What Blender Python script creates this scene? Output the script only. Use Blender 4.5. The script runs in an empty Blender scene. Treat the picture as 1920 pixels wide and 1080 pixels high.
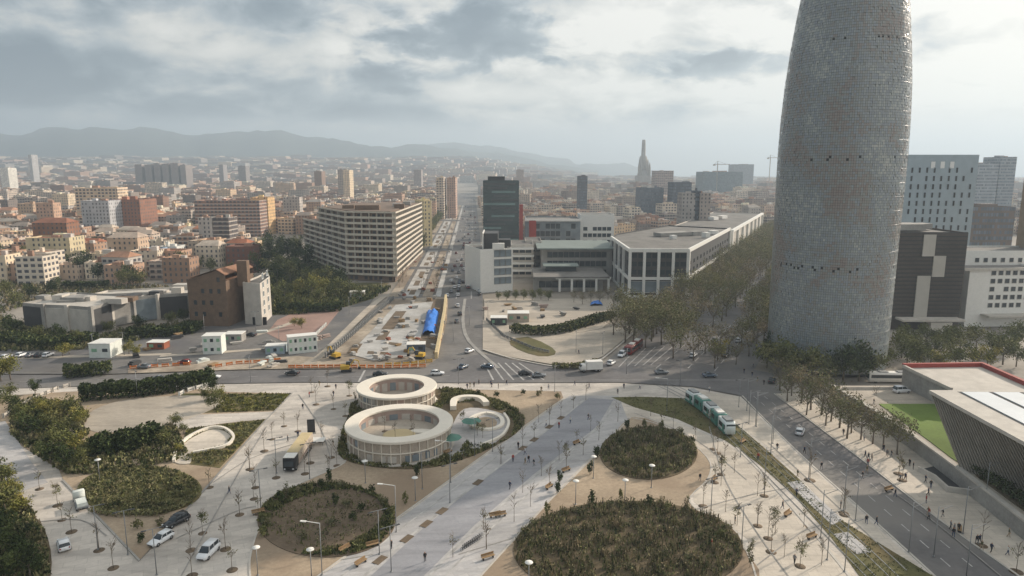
import bpy, bmesh, math, random
from math import radians, sin, cos, tan, atan2, pi, sqrt, hypot
from mathutils import Vector, Matrix, noise as mnoise
random.seed(7)
R = random.random
def U(a, b): return a + (b - a) * R()
col = bpy.context.scene.collection
sc = bpy.context.scene

# ------------------------------------------------------------------ camera, sky, sun
F = 1280.0; PITCH = radians(9.66); CAMH = 60.0
cam = bpy.data.objects.new('camera', bpy.data.cameras.new('camera')); col.objects.link(cam)
cam.data.lens = 24; cam.data.sensor_width = 36; cam.data.clip_end = 40000; cam.data.clip_start = 0.5
cam.location = (0, 0, CAMH); cam.rotation_euler = (pi / 2 - PITCH, 0, 0)
sc.camera = cam
SUN_AZ = radians(56); SUN_EL = radians(23)          # azimuth clockwise from +Y
sun = bpy.data.objects.new('sun', bpy.data.lights.new('sun', 'SUN')); col.objects.link(sun)
sun.data.energy = 5.0; sun.data.angle = radians(1.2); sun.data.color = (1.0, 0.87, 0.72)
sun.rotation_euler = Vector((sin(SUN_AZ) * cos(SUN_EL), cos(SUN_AZ) * cos(SUN_EL), sin(SUN_EL))).to_track_quat('Z', 'Y').to_euler()
sc.view_settings.view_transform = 'Standard'; sc.view_settings.look = 'None'
sc.view_settings.exposure = 0.28; sc.view_settings.gamma = 1
sc.view_settings.use_curve_mapping = False

def lin(r, g, b):
    f = lambda v: (v / 255) / 12.92 if v / 255 <= .04045 else ((v / 255 + .055) / 1.055) ** 2.4
    return (f(r), f(g), f(b), 1)

class NT:
    """small helper round a node tree"""
    def __init__(s, nt): s.nt = nt; s.n = nt.nodes; s.n.clear()
    def add(s, t, **k):
        n = s.n.new(t)
        for a, v in k.items():
            if a.startswith('i_'): n.inputs[a[2:].replace('_', ' ')].default_value = v
            else: setattr(n, a, v)
        return n
    def link(s, a, b): s.nt.links.new(a, b)
    def math(s, op, a, b=None, clamp=False):
        n = s.n.new('ShaderNodeMath'); n.operation = op; n.use_clamp = clamp
        for i, v in ((0, a), (1, b)):
            if v is None: continue
            if isinstance(v, (int, float)): n.inputs[i].default_value = v
            else: s.link(v, n.inputs[i])
        return n.outputs[0]
    def mix(s, f, a, b, mode='MIX'):
        n = s.n.new('ShaderNodeMix'); n.data_type = 'RGBA'; n.blend_type = mode
        for i, v in ((0, f), (6, a), (7, b)):
            if isinstance(v, (int, float)): n.inputs[i].default_value = v
            elif isinstance(v, tuple): n.inputs[i].default_value = v
            else: s.link(v, n.inputs[i])
        return n.outputs[2]
    def noise(s, vec, scale, detail=3, rough=.5, dist=0):
        n = s.n.new('ShaderNodeTexNoise'); n.inputs['Scale'].default_value = scale
        n.inputs['Detail'].default_value = detail; n.inputs['Roughness'].default_value = rough
        n.inputs['Distortion'].default_value = dist
        if vec is not None: s.link(vec, n.inputs['Vector'])
        return n.outputs['Fac']
    def remap(s, v, a, b, c=0., d=1.):
        n = s.n.new('ShaderNodeMapRange'); n.interpolation_type = 'SMOOTHSTEP'
        s.link(v, n.inputs[0])
        for i, x in enumerate((a, b, c, d)): n.inputs[i + 1].default_value = x
        return n.outputs[0]

def make_world():
    w = bpy.data.worlds.new('World'); sc.world = w; w.use_nodes = True
    t = NT(w.node_tree)
    out = t.add('ShaderNodeOutputWorld'); mixs = t.add('ShaderNodeMixShader')
    sky = t.add('ShaderNodeTexSky', sky_type='NISHITA', sun_disc=False, sun_elevation=SUN_EL, sun_rotation=SUN_AZ,
                air_density=1.3, dust_density=2.0)
    bg1 = t.add('ShaderNodeBackground', i_Strength=0.14); t.link(sky.outputs[0], bg1.inputs[0])
    bg2 = t.add('ShaderNodeBackground', i_Strength=0.86)
    tc = t.add('ShaderNodeTexCoord'); sep = t.add('ShaderNodeSeparateXYZ'); t.link(tc.outputs['Generated'], sep.inputs[0])
    X, Y, Z = sep.outputs
    den = t.math('ADD', t.math('MAXIMUM', Z, 0), 0.34)
    cmb = t.add('ShaderNodeCombineXYZ')
    t.link(t.math('DIVIDE', X, den), cmb.inputs[0]); t.link(t.math('DIVIDE', Y, den), cmb.inputs[1])
    V = cmb.outputs[0]
    az = t.math('ARCTAN2', X, Y)                       # 0 ahead, + to the right
    big = t.noise(V, 1.3, 2, .5, .3); mid = t.noise(V, 3.1, 7, .55, .3); fine = t.noise(V, 8.5, 6, .6, .4)
    right = t.remap(az, -0.75, 0.62)                   # 0 at left .. 1 towards the sun
    # brightness of the cloud deck
    b = t.math('ADD', t.math('MULTIPLY', t.math('SUBTRACT', mid, .5), 2.4), t.math('MULTIPLY', t.math('SUBTRACT', big, .5), 1.0))
    b = t.math('ADD', b, t.math('MULTIPLY', t.math('SUBTRACT', fine, .5), .8))
    b = t.math('ADD', b, t.math('MULTIPLY', right, .66))
    # grey sheet low on the left, thinning upwards
    low = t.math('MULTIPLY', t.remap(t.math('ADD', Z, t.math('MULTIPLY', az, .012)), 0.058, 0.074), t.remap(Z, 0.165, 0.10))
    lowl = t.math('MULTIPLY', low, t.remap(az, 0.30, -0.25))
    b = t.math('SUBTRACT', b, t.math('MULTIPLY', lowl, .36))
    # dark lump ahead
    for la, lz, ra, rz_, amt in ((-.07, .178, .15, .034, .42), (-.17, .130, .05, .02, .32), (.33, .138, .10, .018, .42), (.16, .15, .12, .012, .25), (.42, .225, .10, .05, .3), (.62, .165, .12, .022, .26), (-.42, .165, .09, .022, -.22), (-.24, .158, .06, .02, -.26), (-.12, .108, .16, .016, -.30), (.08, .2, .12, .02, -.22), (.30, .115, .14, .014, -.2), (-.30, .20, .09, .03, .05)):
        dx = t.math('SUBTRACT', az, la); dz = t.math('SUBTRACT', Z, lz)
        r2 = t.math('ADD', t.math('POWER', t.math('DIVIDE', dx, ra), 2), t.math('POWER', t.math('DIVIDE', dz, rz_), 2))
        n2 = t.math('ADD', t.math('MULTIPLY', t.math('SUBTRACT', mid, .5), 4.5), t.math('MULTIPLY', t.math('SUBTRACT', fine, .5), 3.0))
        b = t.math('SUBTRACT', b, t.math('MULTIPLY', t.remap(t.math('ADD', r2, n2), 1.7, 0.0), amt))
    b = t.math('ADD', b, .41)
    ramp = t.add('ShaderNodeValToRGB'); t.link(b, ramp.inputs[0])
    e = ramp.color_ramp.elements
    e[0].position = 0.0; e[0].color = lin(108, 124, 138); e[1].position = 1.0; e[1].color = lin(252, 248, 240)
    for p, c in ((.28, lin(136, 150, 160)), (.5, lin(172, 181, 187)), (.72, lin(218, 217, 212))):
        n = ramp.color_ramp.elements.new(p); n.color = c
    # pale clear strip just over the hills on the left, soft grey glow at the horizon
    c1 = t.mix(t.math('MULTIPLY', t.remap(Z, 0.085, 0.05), .85), ramp.outputs[0], t.mix(right, lin(172, 186, 196), lin(232, 231, 228)))
    # sunward glow
    c2 = t.mix(t.math('MULTIPLY', t.remap(az, 0.15, 1.1), .62), c1, (1.0, .98, .94, 1))
    t.link(c2, bg2.inputs[0])
    # coverage: small openings of blue
    cov = t.remap(t.math('ADD', b, t.math('MULTIPLY', fine, .2)), .35, .75, .96, .93)
    t.link(cov, mixs.inputs[0]); t.link(bg1.outputs[0], mixs.inputs[1]); t.link(bg2.outputs[0], mixs.inputs[2])
    t.link(mixs.outputs[0], out.inputs[0])
make_world()

# ------------------------------------------------------------------ pixel <-> place helpers (only used to measure the plan)
cp, sp = cos(PITCH), sin(PITCH)
def G(x, y, z=0.0):
    dx = (x - 960) / F; dy = -(y - 540) / F
    d = Vector((dx, cp + dy * sp, -sp + dy * cp)); t = (z - CAMH) / d.z
    return Vector((d.x * t, d.y * t, z))
def PX(p):
    fy = p[1] * cp - (p[2] - CAMH) * sp; uy = p[1] * sp + (p[2] - CAMH) * cp
    return 960 + F * p[0] / fy, 540 - F * uy / fy
def HT(x, yb, yt):
    g = G(x, yb); dy = -(yt - 540) / F
    return CAMH + g.y * (-sp + dy * cp) / (cp + dy * sp)

# ------------------------------------------------------------------ mesh builder
class MB:
    def __init__(s): s.v = []; s.f = []; s.m = []; s.uv = []; s.c = []; s.mi = 0; s.cc = None; s.smooth = False; s.sm = []
    def face(s, pts, uv=None):
        n = len(s.v); s.v += [tuple(p) for p in pts]; s.f.append(tuple(range(n, n + len(pts)))); s.m.append(s.mi)
        s.uv.append(uv or [(0, 0)] * len(pts)); s.c.append(s.cc or (1, 1, 1)); s.sm.append(s.smooth); return s
    def faces(s, V, Fs, smooth=None):
        n = len(s.v); s.v += [tuple(p) for p in V]
        for f in Fs:
            s.f.append(tuple(i + n for i in f)); s.m.append(s.mi); s.uv.append([(0, 0)] * len(f)); s.c.append(s.cc or (1, 1, 1))
            s.sm.append(s.smooth if smooth is None else smooth)
        return s
    def box(s, c, d, rz=0, ry=0, taper=1.0):
        x, y, z = (q / 2 for q in d); M = Matrix.Translation(Vector(c)) @ Matrix.Rotation(rz, 4, 'Z') @ Matrix.Rotation(ry, 4, 'Y')
        V = [M @ Vector((sx * x * (taper if sz > 0 else 1), sy * y * (taper if sz > 0 else 1), sz * z)) for sz in (-1, 1) for sx, sy in ((-1, -1), (1, -1), (1, 1), (-1, 1))]
        return s.faces(V, [(3, 2, 1, 0), (4, 5, 6, 7), (0, 1, 5, 4), (1, 2, 6, 5), (2, 3, 7, 6), (3, 0, 4, 7)], False)
    def tube(s, path, r, n=6, cap=True, r2=None):
        P = [Vector(p) for p in path]; V = []; Fs = []
        for i, p in enumerate(P):
            d = (P[min(i + 1, len(P) - 1)] - P[max(i - 1, 0)]).normalized()
            a = d.orthogonal().normalized() if abs(d.z) < .99 else Vector((1, 0, 0)); b = d.cross(a)
            rr = r if r2 is None else r + (r2 - r) * i / max(1, len(P) - 1)
            for k in range(n):
                t = 2 * pi * k / n; V.append(p + (a * cos(t) + b * sin(t)) * rr)
        for i in range(len(P) - 1):
            for k in range(n): Fs.append((i * n + k, i * n + (k + 1) % n, (i + 1) * n + (k + 1) % n, (i + 1) * n + k))
        if cap: Fs += [tuple(range(n))[::-1], tuple((len(P) - 1) * n + k for k in range(n))]
        return s.faces(V, Fs, n > 4)
    def lathe(s, prof, n=24, c=(0, 0, 0), cap=True):
        V = []; Fs = []
        for r, z in prof:
            for k in range(n): t = 2 * pi * k / n; V.append((c[0] + r * cos(t), c[1] + r * sin(t), c[2] + z))
        L = len(prof)
        for i in range(L - 1):
            for k in range(n): Fs.append((i * n + k, i * n + (k + 1) % n, (i + 1) * n + (k + 1) % n, (i + 1) * n + k))
        if cap: Fs += [tuple(range(n))[::-1], tuple((L - 1) * n + k for k in range(n))]
        return s.faces(V, Fs, True)
    def prism(s, poly, z0, z1, top=True, bottom=False):
        """poly any orientation; walls get metre UVs"""
        P = [Vector((p[0], p[1])) for p in poly]
        A = sum(P[i].x * P[(i + 1) % len(P)].y - P[(i + 1) % len(P)].x * P[i].y for i in range(len(P)))
        if A < 0: P.reverse()
        for i in range(len(P)):
            a, b = P[i], P[(i + 1) % len(P)]; L = (b - a).length
            s.face([(a.x, a.y, z0), (b.x, b.y, z0), (b.x, b.y, z1), (a.x, a.y, z1)], [(0, 0), (L, 0), (L, z1 - z0), (0, z1 - z0)])
        if top: s.face([(p.x, p.y, z1) for p in P])
        if bottom: s.face([(p.x, p.y, z0) for p in reversed(P)])
        return s
    def build(s, name, mats, parent=None, loc=None, rz=None):
        me = bpy.data.meshes.new(name); me.from_pydata(s.v, [], s.f)
        for m in (mats if isinstance(mats, (list, tuple)) else [mats]): me.materials.append(m)
        me.polygons.foreach_set('material_index', s.m); me.polygons.foreach_set('use_smooth', s.sm)
        uvl = me.uv_layers.new(name='UVMap'); flat = [q for u in s.uv for p in u for q in p]; uvl.data.foreach_set('uv', flat)
        if any(c != (1, 1, 1) for c in s.c):
            at = me.color_attributes.new('Col', 'FLOAT_COLOR', 'CORNER')
            at.data.foreach_set('color', [q for f, c in zip(s.f, s.c) for _ in f for q in (c[0], c[1], c[2], 1)])
        me.update()
        o = bpy.data.objects.new(name, me); col.objects.link(o)
        if parent: o.parent = parent
        if loc is not None: o.location = loc
        if rz is not None: o.rotation_euler.z = rz
        return o

def empty(name, loc=(0, 0, 0), rz=0):
    o = bpy.data.objects.new(name, None); col.objects.link(o); o.location = loc; o.rotation_euler.z = rz
    o.empty_display_size = .5; return o
def tag(o, label=None, cat=None, group=None, kind=None):
    if label: o['label'] = label
    if cat: o['category'] = cat
    if group: o['group'] = group
    if kind: o['kind'] = kind
    return o
CH = {}
def kids(o): return [c for c in bpy.data.objects if c.parent == o]
def tree_of(o): return (o, [tree_of(c) for c in kids(o)])
def dup(tr, loc=None, rz=None, parent=None, scale=None):
    """copy a thing with copies of its parts and sub-parts; tr comes from tree_of()"""
    o, ch = tr; c = o.copy(); col.objects.link(c)
    if parent: c.parent = parent
    if loc is not None: c.location = loc
    if rz is not None: c.rotation_euler.z = rz
    if scale is not None: c.scale = (scale,) * 3 if isinstance(scale, (int, float)) else scale
    for k in ch: dup(k, parent=c)
    return c
class Kind:
    """first use moves the prototype itself, later uses copy it"""
    all = []
    def __init__(s, proto): s.t = tree_of(proto); s.first = True; Kind.all.append(s)
    def put(s, loc, rz=0, scale=None):
        if s.first:
            s.first = False; o = s.t[0]; o.location = loc; o.rotation_euler.z = rz
            if scale is not None: o.scale = (scale,) * 3 if isinstance(scale, (int, float)) else scale
            return o
        return dup(s.t, loc, rz, scale=scale if scale is not None else 1)

# labels that need a place phrase are resolved at the end against landmarks
PEND = []; LM = {}
def later(o, base, cat, group): PEND.append((o, base, cat, group)); o['category'] = cat; o['group'] = group; return o
def landmark(name, x, y): LM[name] = (x, y)
_T = 'first second third fourth fifth sixth seventh eighth ninth tenth eleventh twelfth thirteenth fourteenth fifteenth sixteenth seventeenth eighteenth nineteenth'.split()
ORD = [''] + [t + ' ' for t in _T[1:]]
for d_, w_ in (('twenty', 'twentieth'), ('thirty', 'thirtieth'), ('forty', 'fortieth'), ('fifty', 'fiftieth'), ('sixty', 'sixtieth'), ('seventy', 'seventieth'), ('eighty', 'eightieth'), ('ninety', 'ninetieth')): ORD += [w_ + ' '] + [d_ + '-' + t + ' ' for t in _T[:9]]
def resolve():
    G_ = {}
    for o, base, cat, group in PEND:
        x, y = PX(o.matrix_basis.translation)
        nm = min(LM, key=lambda k: hypot(LM[k][0] - x, 1.6 * (LM[k][1] - y)))
        dx, dy = x - LM[nm][0], 1.6 * (y - LM[nm][1])
        way = ('right of' if dx > 0 else 'left of') if abs(dx) > abs(dy) else ('in front of' if dy > 0 else 'behind')
        G_.setdefault((base, nm, way), []).append((hypot(dx, dy), o))
    for (base, nm, way), L in G_.items():
        L.sort(key=lambda q: q[0])
        for i, (d, o) in enumerate(L):
            o['label'] = f'{base} {way} {nm}' + (f', {ORD[i]}nearest' if len(L) > 1 else '')

# ------------------------------------------------------------------ materials
def M(name, c, rough=.8, var=.18, scale=.6, metal=0., bump=0., spec=.3, var2=0., scale2=8., attr=False, tint=None, coord='Object'):
    m = bpy.data.materials.new(name); m.use_nodes = True; t = NT(m.node_tree)
    out = t.add('ShaderNodeOutputMaterial'); p = t.add('ShaderNodeBsdfPrincipled')
    p.inputs['Roughness'].default_value = rough; p.inputs['Metallic'].default_value = metal; p.inputs['Specular IOR Level'].default_value = spec
    tc = t.add('ShaderNodeTexCoord'); V = tc.outputs[coord] if coord != 'World' else t.add('ShaderNodeNewGeometry').outputs['Position']
    if attr:
        a = t.add('ShaderNodeVertexColor', layer_name='Col'); base = t.mix(1.0, a.outputs[0], c, 'MULTIPLY')
    else: base = c
    n = t.noise(V, scale, 5, .6)
    f = t.remap(n, .25, .75, 1 - var, 1 + var)
    if var2: f = t.math('MULTIPLY', f, t.remap(t.noise(V, scale2, 4, .7), .25, .75, 1 - var2, 1 + var2))
    cm = t.add('ShaderNodeCombineColor'); [t.link(f, cm.inputs[i]) for i in range(3)]
    outc = t.mix(1.0, base, cm.outputs[0], 'MULTIPLY')
    if tint is not None: outc = t.mix(t.math('MULTIPLY', t.remap(t.noise(V, scale * .37, 4, .6, .4), .45, .62), .8), outc, tint)
    t.link(outc, p.inputs['Base Color'])
    if bump:
        b = t.add('ShaderNodeBump', i_Strength=bump, i_Distance=.1); t.link(t.noise(V, scale2, 4, .6), b.inputs['Height']); t.link(b.outputs[0], p.inputs['Normal'])
    t.link(p.outputs[0], out.inputs[0]); return m

def pavement(name, c, c2, size=(2.4, 1.2), rot=0., joint=.7, var=.16, patch=None):
    """paving: slabs, joints, stains; world coordinates in metres"""
    m = M(name, c, .85, var, .05); t = NT(m.node_tree)
    out = t.add('ShaderNodeOutputMaterial'); p = t.add('ShaderNodeBsdfPrincipled', i_Roughness=.8)
    p.inputs['Specular IOR Level'].default_value = .25
    g = t.add('ShaderNodeNewGeometry'); mp = t.add('ShaderNodeMapping'); mp.inputs['Rotation'].default_value = (0, 0, rot)
    t.link(g.outputs['Position'], mp.inputs[0]); V = mp.outputs[0]
    br = t.add('ShaderNodeTexBrick', i_Color1=c, i_Color2=c2, i_Mortar=tuple(q * joint for q in c[:3]) + (1,), i_Scale=1.0, i_Mortar_Size=.05, i_Brick_Width=size[0], i_Row_Height=size[1])
    br.inputs['Bias'].default_value = -.2
    t.link(V, br.inputs['Vector'])
    f = t.remap(t.noise(V, .045, 6, .62, .3), .3, .7, 1 - var, 1 + var)
    f = t.math('MULTIPLY', f, t.remap(t.noise(V, 1.3, 5, .7), .25, .75, .93, 1.07))
    mp2 = t.add('ShaderNodeMapping'); mp2.inputs['Rotation'].default_value = (0, 0, rot + .3); mp2.inputs['Scale'].default_value = (.25, 2.2, 1)
    t.link(g.outputs['Position'], mp2.inputs[0])
    f = t.math('MULTIPLY', f, t.remap(t.noise(mp2.outputs[0], .12, 5, .7, .6), .42, .72, 1.03, .80))
    cm = t.add('ShaderNodeCombineColor'); [t.link(f, cm.inputs[i]) for i in range(3)]
    o = t.mix(1.0, br.outputs[0], cm.outputs[0], 'MULTIPLY')
    if patch: o = t.mix(t.remap(t.noise(V, .03, 3, .5, .2), .52, .57, 0, .7), o, patch)
    t.link(o, p.inputs['Base Color']); t.link(p.outputs[0], out.inputs[0]); return m

MAT = {}
GVROT = -0.055 * 1
MAT['ground'] = M('urban ground', lin(150, 143, 134), .9, .22, .012, var2=.2, scale2=.09, tint=lin(120, 112, 100), coord='World')
MAT['asphalt'] = M('asphalt', lin(106, 104, 104), .85, .22, .07, var2=.12, scale2=.9, tint=lin(130, 126, 121), coord='World')
MAT['asphalt_old'] = M('worn asphalt', lin(112, 109, 106), .85, .25, .06, var2=.15, scale2=.5, tint=lin(92, 92, 95), coord='World')
MAT['pave'] = pavement('pale plaza slabs', lin(198, 190, 180), lin(178, 171, 163), (3.2, 1.6), -.46, .8)
MAT['pave_r'] = pavement('pale right plaza slabs', lin(202, 192, 178), lin(186, 177, 165), (3.2, 1.6), .1, .8)
MAT['walk'] = pavement('avenue pavement', lin(180, 177, 175), lin(166, 164, 164), (4, 1), -.46, .85)
MAT['lane'] = pavement('avenue lane concrete', lin(150, 150, 154), lin(145, 145, 149), (9, 3), -.46, .9, .1)
MAT['path'] = pavement('beige path', lin(178, 168, 154), lin(170, 160, 147), (2, 1), .3, .85)
MAT['sand'] = M('sandy soil', lin(164, 147, 126), .95, .16, .09, var2=.16, scale2=1.4, tint=lin(142, 124, 105), coord='World')
MAT['soil'] = M('brown soil', lin(108, 94, 78), .95, .2, .2, var2=.2, scale2=2.2, coord='World')
MAT['mulch'] = M('dark mulch', lin(100, 88, 68), .95, .25, .3, var2=.25, scale2=2.5, coord='World')
MAT['grass'] = M('rough grass', lin(92, 90, 56), .95, .25, .12, var2=.22, scale2=2.0, tint=lin(112, 98, 68), coord='World')
MAT['lawn'] = M('mown lawn', lin(104, 124, 58), .95, .14, .15, var2=.12, scale2=2.0, coord='World')
MAT['gravel'] = M('site gravel', lin(160, 148, 132), .95, .3, .07, var2=.22, scale2=.5, tint=lin(122, 108, 94), coord='World')
MAT['slab'] = M('fresh concrete slab', lin(178, 176, 172), .85, .16, .12, var2=.1, scale2=1., tint=lin(150, 146, 140), coord='World')
MAT['white'] = M('white paint', lin(224, 222, 216), .6, .05, 1.)
MAT['line'] = M('road paint', lin(172, 170, 167), .7, .3, .4, coord='World')
MAT['conc'] = M('pale concrete', lin(188, 182, 173), .8, .12, .35, var2=.06, scale2=3)
MAT['grey'] = M('grey concrete', lin(150, 147, 142), .85, .18, .25, var2=.1, scale2=2)
MAT['dgrey'] = M('dark grey cladding', lin(68, 68, 69), .6, .12, .4)
MAT['dark'] = M('near black metal', lin(44, 44, 46), .5, .1, .5)
MAT['metal'] = M('galvanised metal', lin(140, 142, 143), .5, .1, 1., metal=.4)
MAT['glass'] = M('window glass', lin(50, 58, 64), .15, .25, .3, spec=.6)
MAT['glassb'] = M('pale shaded window', lin(120, 130, 136), .25, .25, .2, spec=.6)
MAT['bark'] = M('tree bark', lin(118, 108, 96), .95, .2, 2.)
MAT['wood'] = M('weathered timber', lin(150, 124, 92), .85, .2, 1.)
MAT['brick'] = M('brown brick', lin(116, 97, 82), .9, .16, .5, var2=.12, scale2=3)
MAT['redbrick'] = M('red brick', lin(142, 86, 66), .9, .15, .5, var2=.1, scale2=3)
MAT['tile'] = M('clay roof tile', lin(138, 104, 84), .9, .2, .4, var2=.15, scale2=3)
MAT['leaf'] = M('foliage', (1.5, 1.55, 1.45, 1), .9, .3, .35, attr=True, spec=.1)
MAT['roofg'] = M('grey flat roof', lin(116, 113, 109), .9, .25, .08, var2=.15, scale2=.6)
MAT['blue'] = M('blue tarpaulin', lin(40, 116, 205), .45, .2, .3, bump=.3, scale2=1.2)
MAT['red'] = M('red paint', lin(150, 62, 54), .6, .1, .5)
MAT['orange'] = M('orange barrier', lin(206, 120, 56), .7, .2, .5)
MAT['yellow'] = M('yellow machine paint', lin(196, 160, 60), .6, .15, .5)
MAT['cabin'] = M('white site cabin', lin(212, 216, 210), .6, .08, .8)
MAT['tram'] = M('tram white', lin(208, 216, 214), .35, .06, .5, spec=.5)
MAT['tramg'] = M('tram green', lin(70, 128, 116), .35, .1, .5, spec=.5)
MAT['tyre'] = M('tyre rubber', lin(34, 34, 35), .9, .1, 2.)
MAT['rim'] = M('wheel rim', lin(150, 152, 155), .35, .1, 2., metal=.7)
MAT['lamp'] = M('headlight lens', lin(225, 228, 228), .2, .05, 2., spec=.6)
MAT['tail'] = M('tail light lens', lin(150, 30, 26), .3, .05, 2.)
# ------------------------------------------------------------------ ground, roads, plaza
def smooth(pts, n=5, closed=True):
    """Catmull-Rom through pixel points"""
    L = len(pts); o = []
    for i in range(L if closed else L - 1):
        q = [pts[(i + k) % L] if closed else pts[min(max(i + k, 0), L - 1)] for k in (-1, 0, 1, 2)]
        for j in range(n):
            t = j / n
            o.append(tuple(.5 * ((2 * q[1][a]) + (-q[0][a] + q[2][a]) * t + (2 * q[0][a] - 5 * q[1][a] + 4 * q[2][a] - q[3][a]) * t * t + (-q[0][a] + 3 * q[1][a] - 3 * q[2][a] + q[3][a]) * t ** 3) for a in (0, 1)))
    if not closed: o.append(pts[-1])
    return o
def oval(cx, cy, rx, ry, n=40, wob=0.0, seed=1):
    return [(cx + rx * cos(2 * pi * k / n) * (1 + wob * sin(3 * 2 * pi * k / n + seed)), cy - ry * sin(2 * pi * k / n) * (1 + wob * cos(2 * 2 * pi * k / n + seed))) for k in range(n)]
def sheet(name, pts, z, mat, h=0.12, kind='structure', edge=True):
    P = [G(x, y) for x, y in pts]; b = MB(); b.prism([(p.x, p.y) for p in P], z - h if edge else z - .004, z)
    o = b.build(name, mat); o['kind'] = kind; return o
def ribbon_mesh(b, P, w, z, h=.0):
    P = [Vector((p[0], p[1])) for p in P]; Lf = []; Rt = []
    for i, p in enumerate(P):
        d = (P[min(i + 1, len(P) - 1)] - P[max(i - 1, 0)]); d = d.normalized() if d.length > 1e-6 else Vector((1, 0)); n = Vector((-d.y, d.x)) * w / 2
        Lf.append(p + n); Rt.append(p - n)
    for i in range(len(P) - 1):
        a, c, d, e = Lf[i], Lf[i + 1], Rt[i + 1], Rt[i]
        b.face([(e.x, e.y, z), (d.x, d.y, z), (c.x, c.y, z), (a.x, a.y, z)])
        if h:
            b.face([(a.x, a.y, z), (c.x, c.y, z), (c.x, c.y, z - h), (a.x, a.y, z - h)]); b.face([(d.x, d.y, z), (e.x, e.y, z), (e.x, e.y, z - h), (d.x, d.y, z - h)])
def ribbon(name, pts, w, z, mat, h=0., kind='structure', px=True):
    b = MB(); ribbon_mesh(b, [G(x, y) for x, y in pts] if px else pts, w, z, h); o = b.build(name, mat)
    if kind: o['kind'] = kind
    return o

b = MB(); b.lathe([(0.01, 0), (400, 0), (2000, 0), (9000, -1), (16000, -30)], 64, (0, 0, -.30), cap=False); b.sm = [False] * len(b.sm)
o = b.build('ground', MAT['ground']); o['kind'] = 'structure'

Z0 = -.16
GVL = lambda y: 884 - (884 - 640) * (y - 323) / (690 - 323)     # left edge of the avenue at picture row y
GVR = lambda y: 886 + (930 - 886) * (y - 323) / (690 - 323)
DGL = lambda y: 1600 - (1600 - 1090) * (y - 323) / (712 - 323)
DGR = lambda y: 1606 - (1606 - 1405) * (y - 323) / (712 - 323)
sheet('crossing_road', [(-400, 712), (-400, 700), (200, 703), (480, 694), (640, 692), (800, 690), (845, 676), (905, 662), (960, 674), (1050, 688), (1090, 690), (1400, 690), (1450, 700),
                (1470, 745), (1395, 742), (1300, 724), (1160, 716), (900, 717), (560, 716), (200, 722), (-400, 740)], Z0 + .05, MAT['asphalt'], edge=False)
sheet('avenue_road', [(640, 694), (GVL(560), 560), (GVL(450), 450), (GVL(380), 380), (GVL(328), 328), (GVR(328), 328), (GVR(380), 380), (GVR(450), 450), (905, 560), (905, 664), (845, 678), (800, 692)], Z0 + .03, MAT['asphalt_old'], edge=False)
sheet('boulevard_road', [(1060, 692), (1090, 690)] + [(DGL(y), y) for y in (690, 600, 480, 400, 350, 330)] + [(DGR(y), y) for y in (330, 350, 400, 480, 600, 690)] + [(1405, 694)], Z0 + .03, MAT['asphalt'], edge=False)
sheet('service_road', [(1392, 740), (1440, 790), (1520, 868), (1640, 975), (1760, 1085), (1900, 1220), (2200, 1500), (2400, 1500), (2060, 1190), (1905, 1078), (1760, 975), (1640, 882), (1540, 806), (1452, 740)], Z0 + .07, MAT['asphalt'], edge=False)
# plaza floor: one raised sheet, everything else lies on it
sheet('plaza', [(-500, 742), (-200, 735), (200, 724), (560, 718), (900, 719), (1160, 718), (1300, 727), (1390, 744), (1438, 792), (1518, 870), (1638, 977), (1758, 1087), (1900, 1225), (2100, 1500), (-1200, 1500), (-900, 900)], 0, MAT['pave'])
# warm footway along the service road on both sides
sheet('footway', [(1310, 732), (1388, 745), (1434, 792), (1514, 871), (1634, 979), (1754, 1090), (1890, 1230), (1800, 1230), (1700, 1100), (1560, 960), (1500, 895), (1440, 838), (1390, 800), (1345, 760), (1290, 742)], .02, MAT['pave_r'])
sheet('footway', [(1455, 738), (1560, 735), (1700, 835), (1880, 965), (2300, 1250), (2500, 1500), (2420, 1500), (2066, 1188), (1908, 1076), (1763, 973), (1643, 880), (1543, 804)], Z0 + .16, MAT['pave_r'])
ribbon('kerb', smooth([(1392, 742), (1440, 792), (1520, 870), (1640, 977), (1760, 1087), (1900, 1222)], 3, False), .35, .06, MAT['conc'], .2)
ribbon('kerb', smooth([(1452, 738), (1540, 804), (1640, 880), (1760, 973), (1905, 1076), (2060, 1188)], 3, False), .35, .06, MAT['conc'], .2)
# right plaza, lighter slabs
sheet('right_plaza', smooth([(1150, 752), (1250, 785), (1370, 838), (1440, 905), (1520, 1000), (1610, 1090), (1500, 1200), (1430, 1110), (1400, 1010), (1300, 940), (1330, 870), (1290, 826), (1180, 782)], 3), .02, MAT['pave_r'])
# central avenue
sheet('central_avenue', [(1068, 742), (1160, 742), (1178, 790), (1105, 860), (1040, 925), (880, 1100), (700, 1300), (300, 1300), (590, 1088), (760, 965), (920, 848)], .03, MAT['walk'])
sheet('central_lane', [(1105, 746), (1150, 750), (1120, 800), (1000, 890), (890, 985), (790, 1085), (640, 1240), (480, 1240), (690, 1085), (800, 985), (930, 880), (1060, 780)], .05, MAT['lane'], edge=False)
for a, b_ in (([(1094, 750), (1050, 788), (920, 888), (788, 990), (672, 1090), (520, 1230)], 'left'), ([(1148, 760), (1122, 802), (1004, 893), (896, 988), (797, 1088), (660, 1240)], 'right')):
    ribbon('lane_edge_strip', smooth(a, 3, False), .45, .075, MAT['line'], .03)
ribbon('paving_strip', [(1130, 790), (1012, 905), (922, 990), (830, 1085)], .3, .065, MAT['line'], .03)
ribbon('paving_strip', [(1040, 775), (900, 880), (760, 985), (640, 1080)], .3, .065, MAT['line'], .03)

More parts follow.
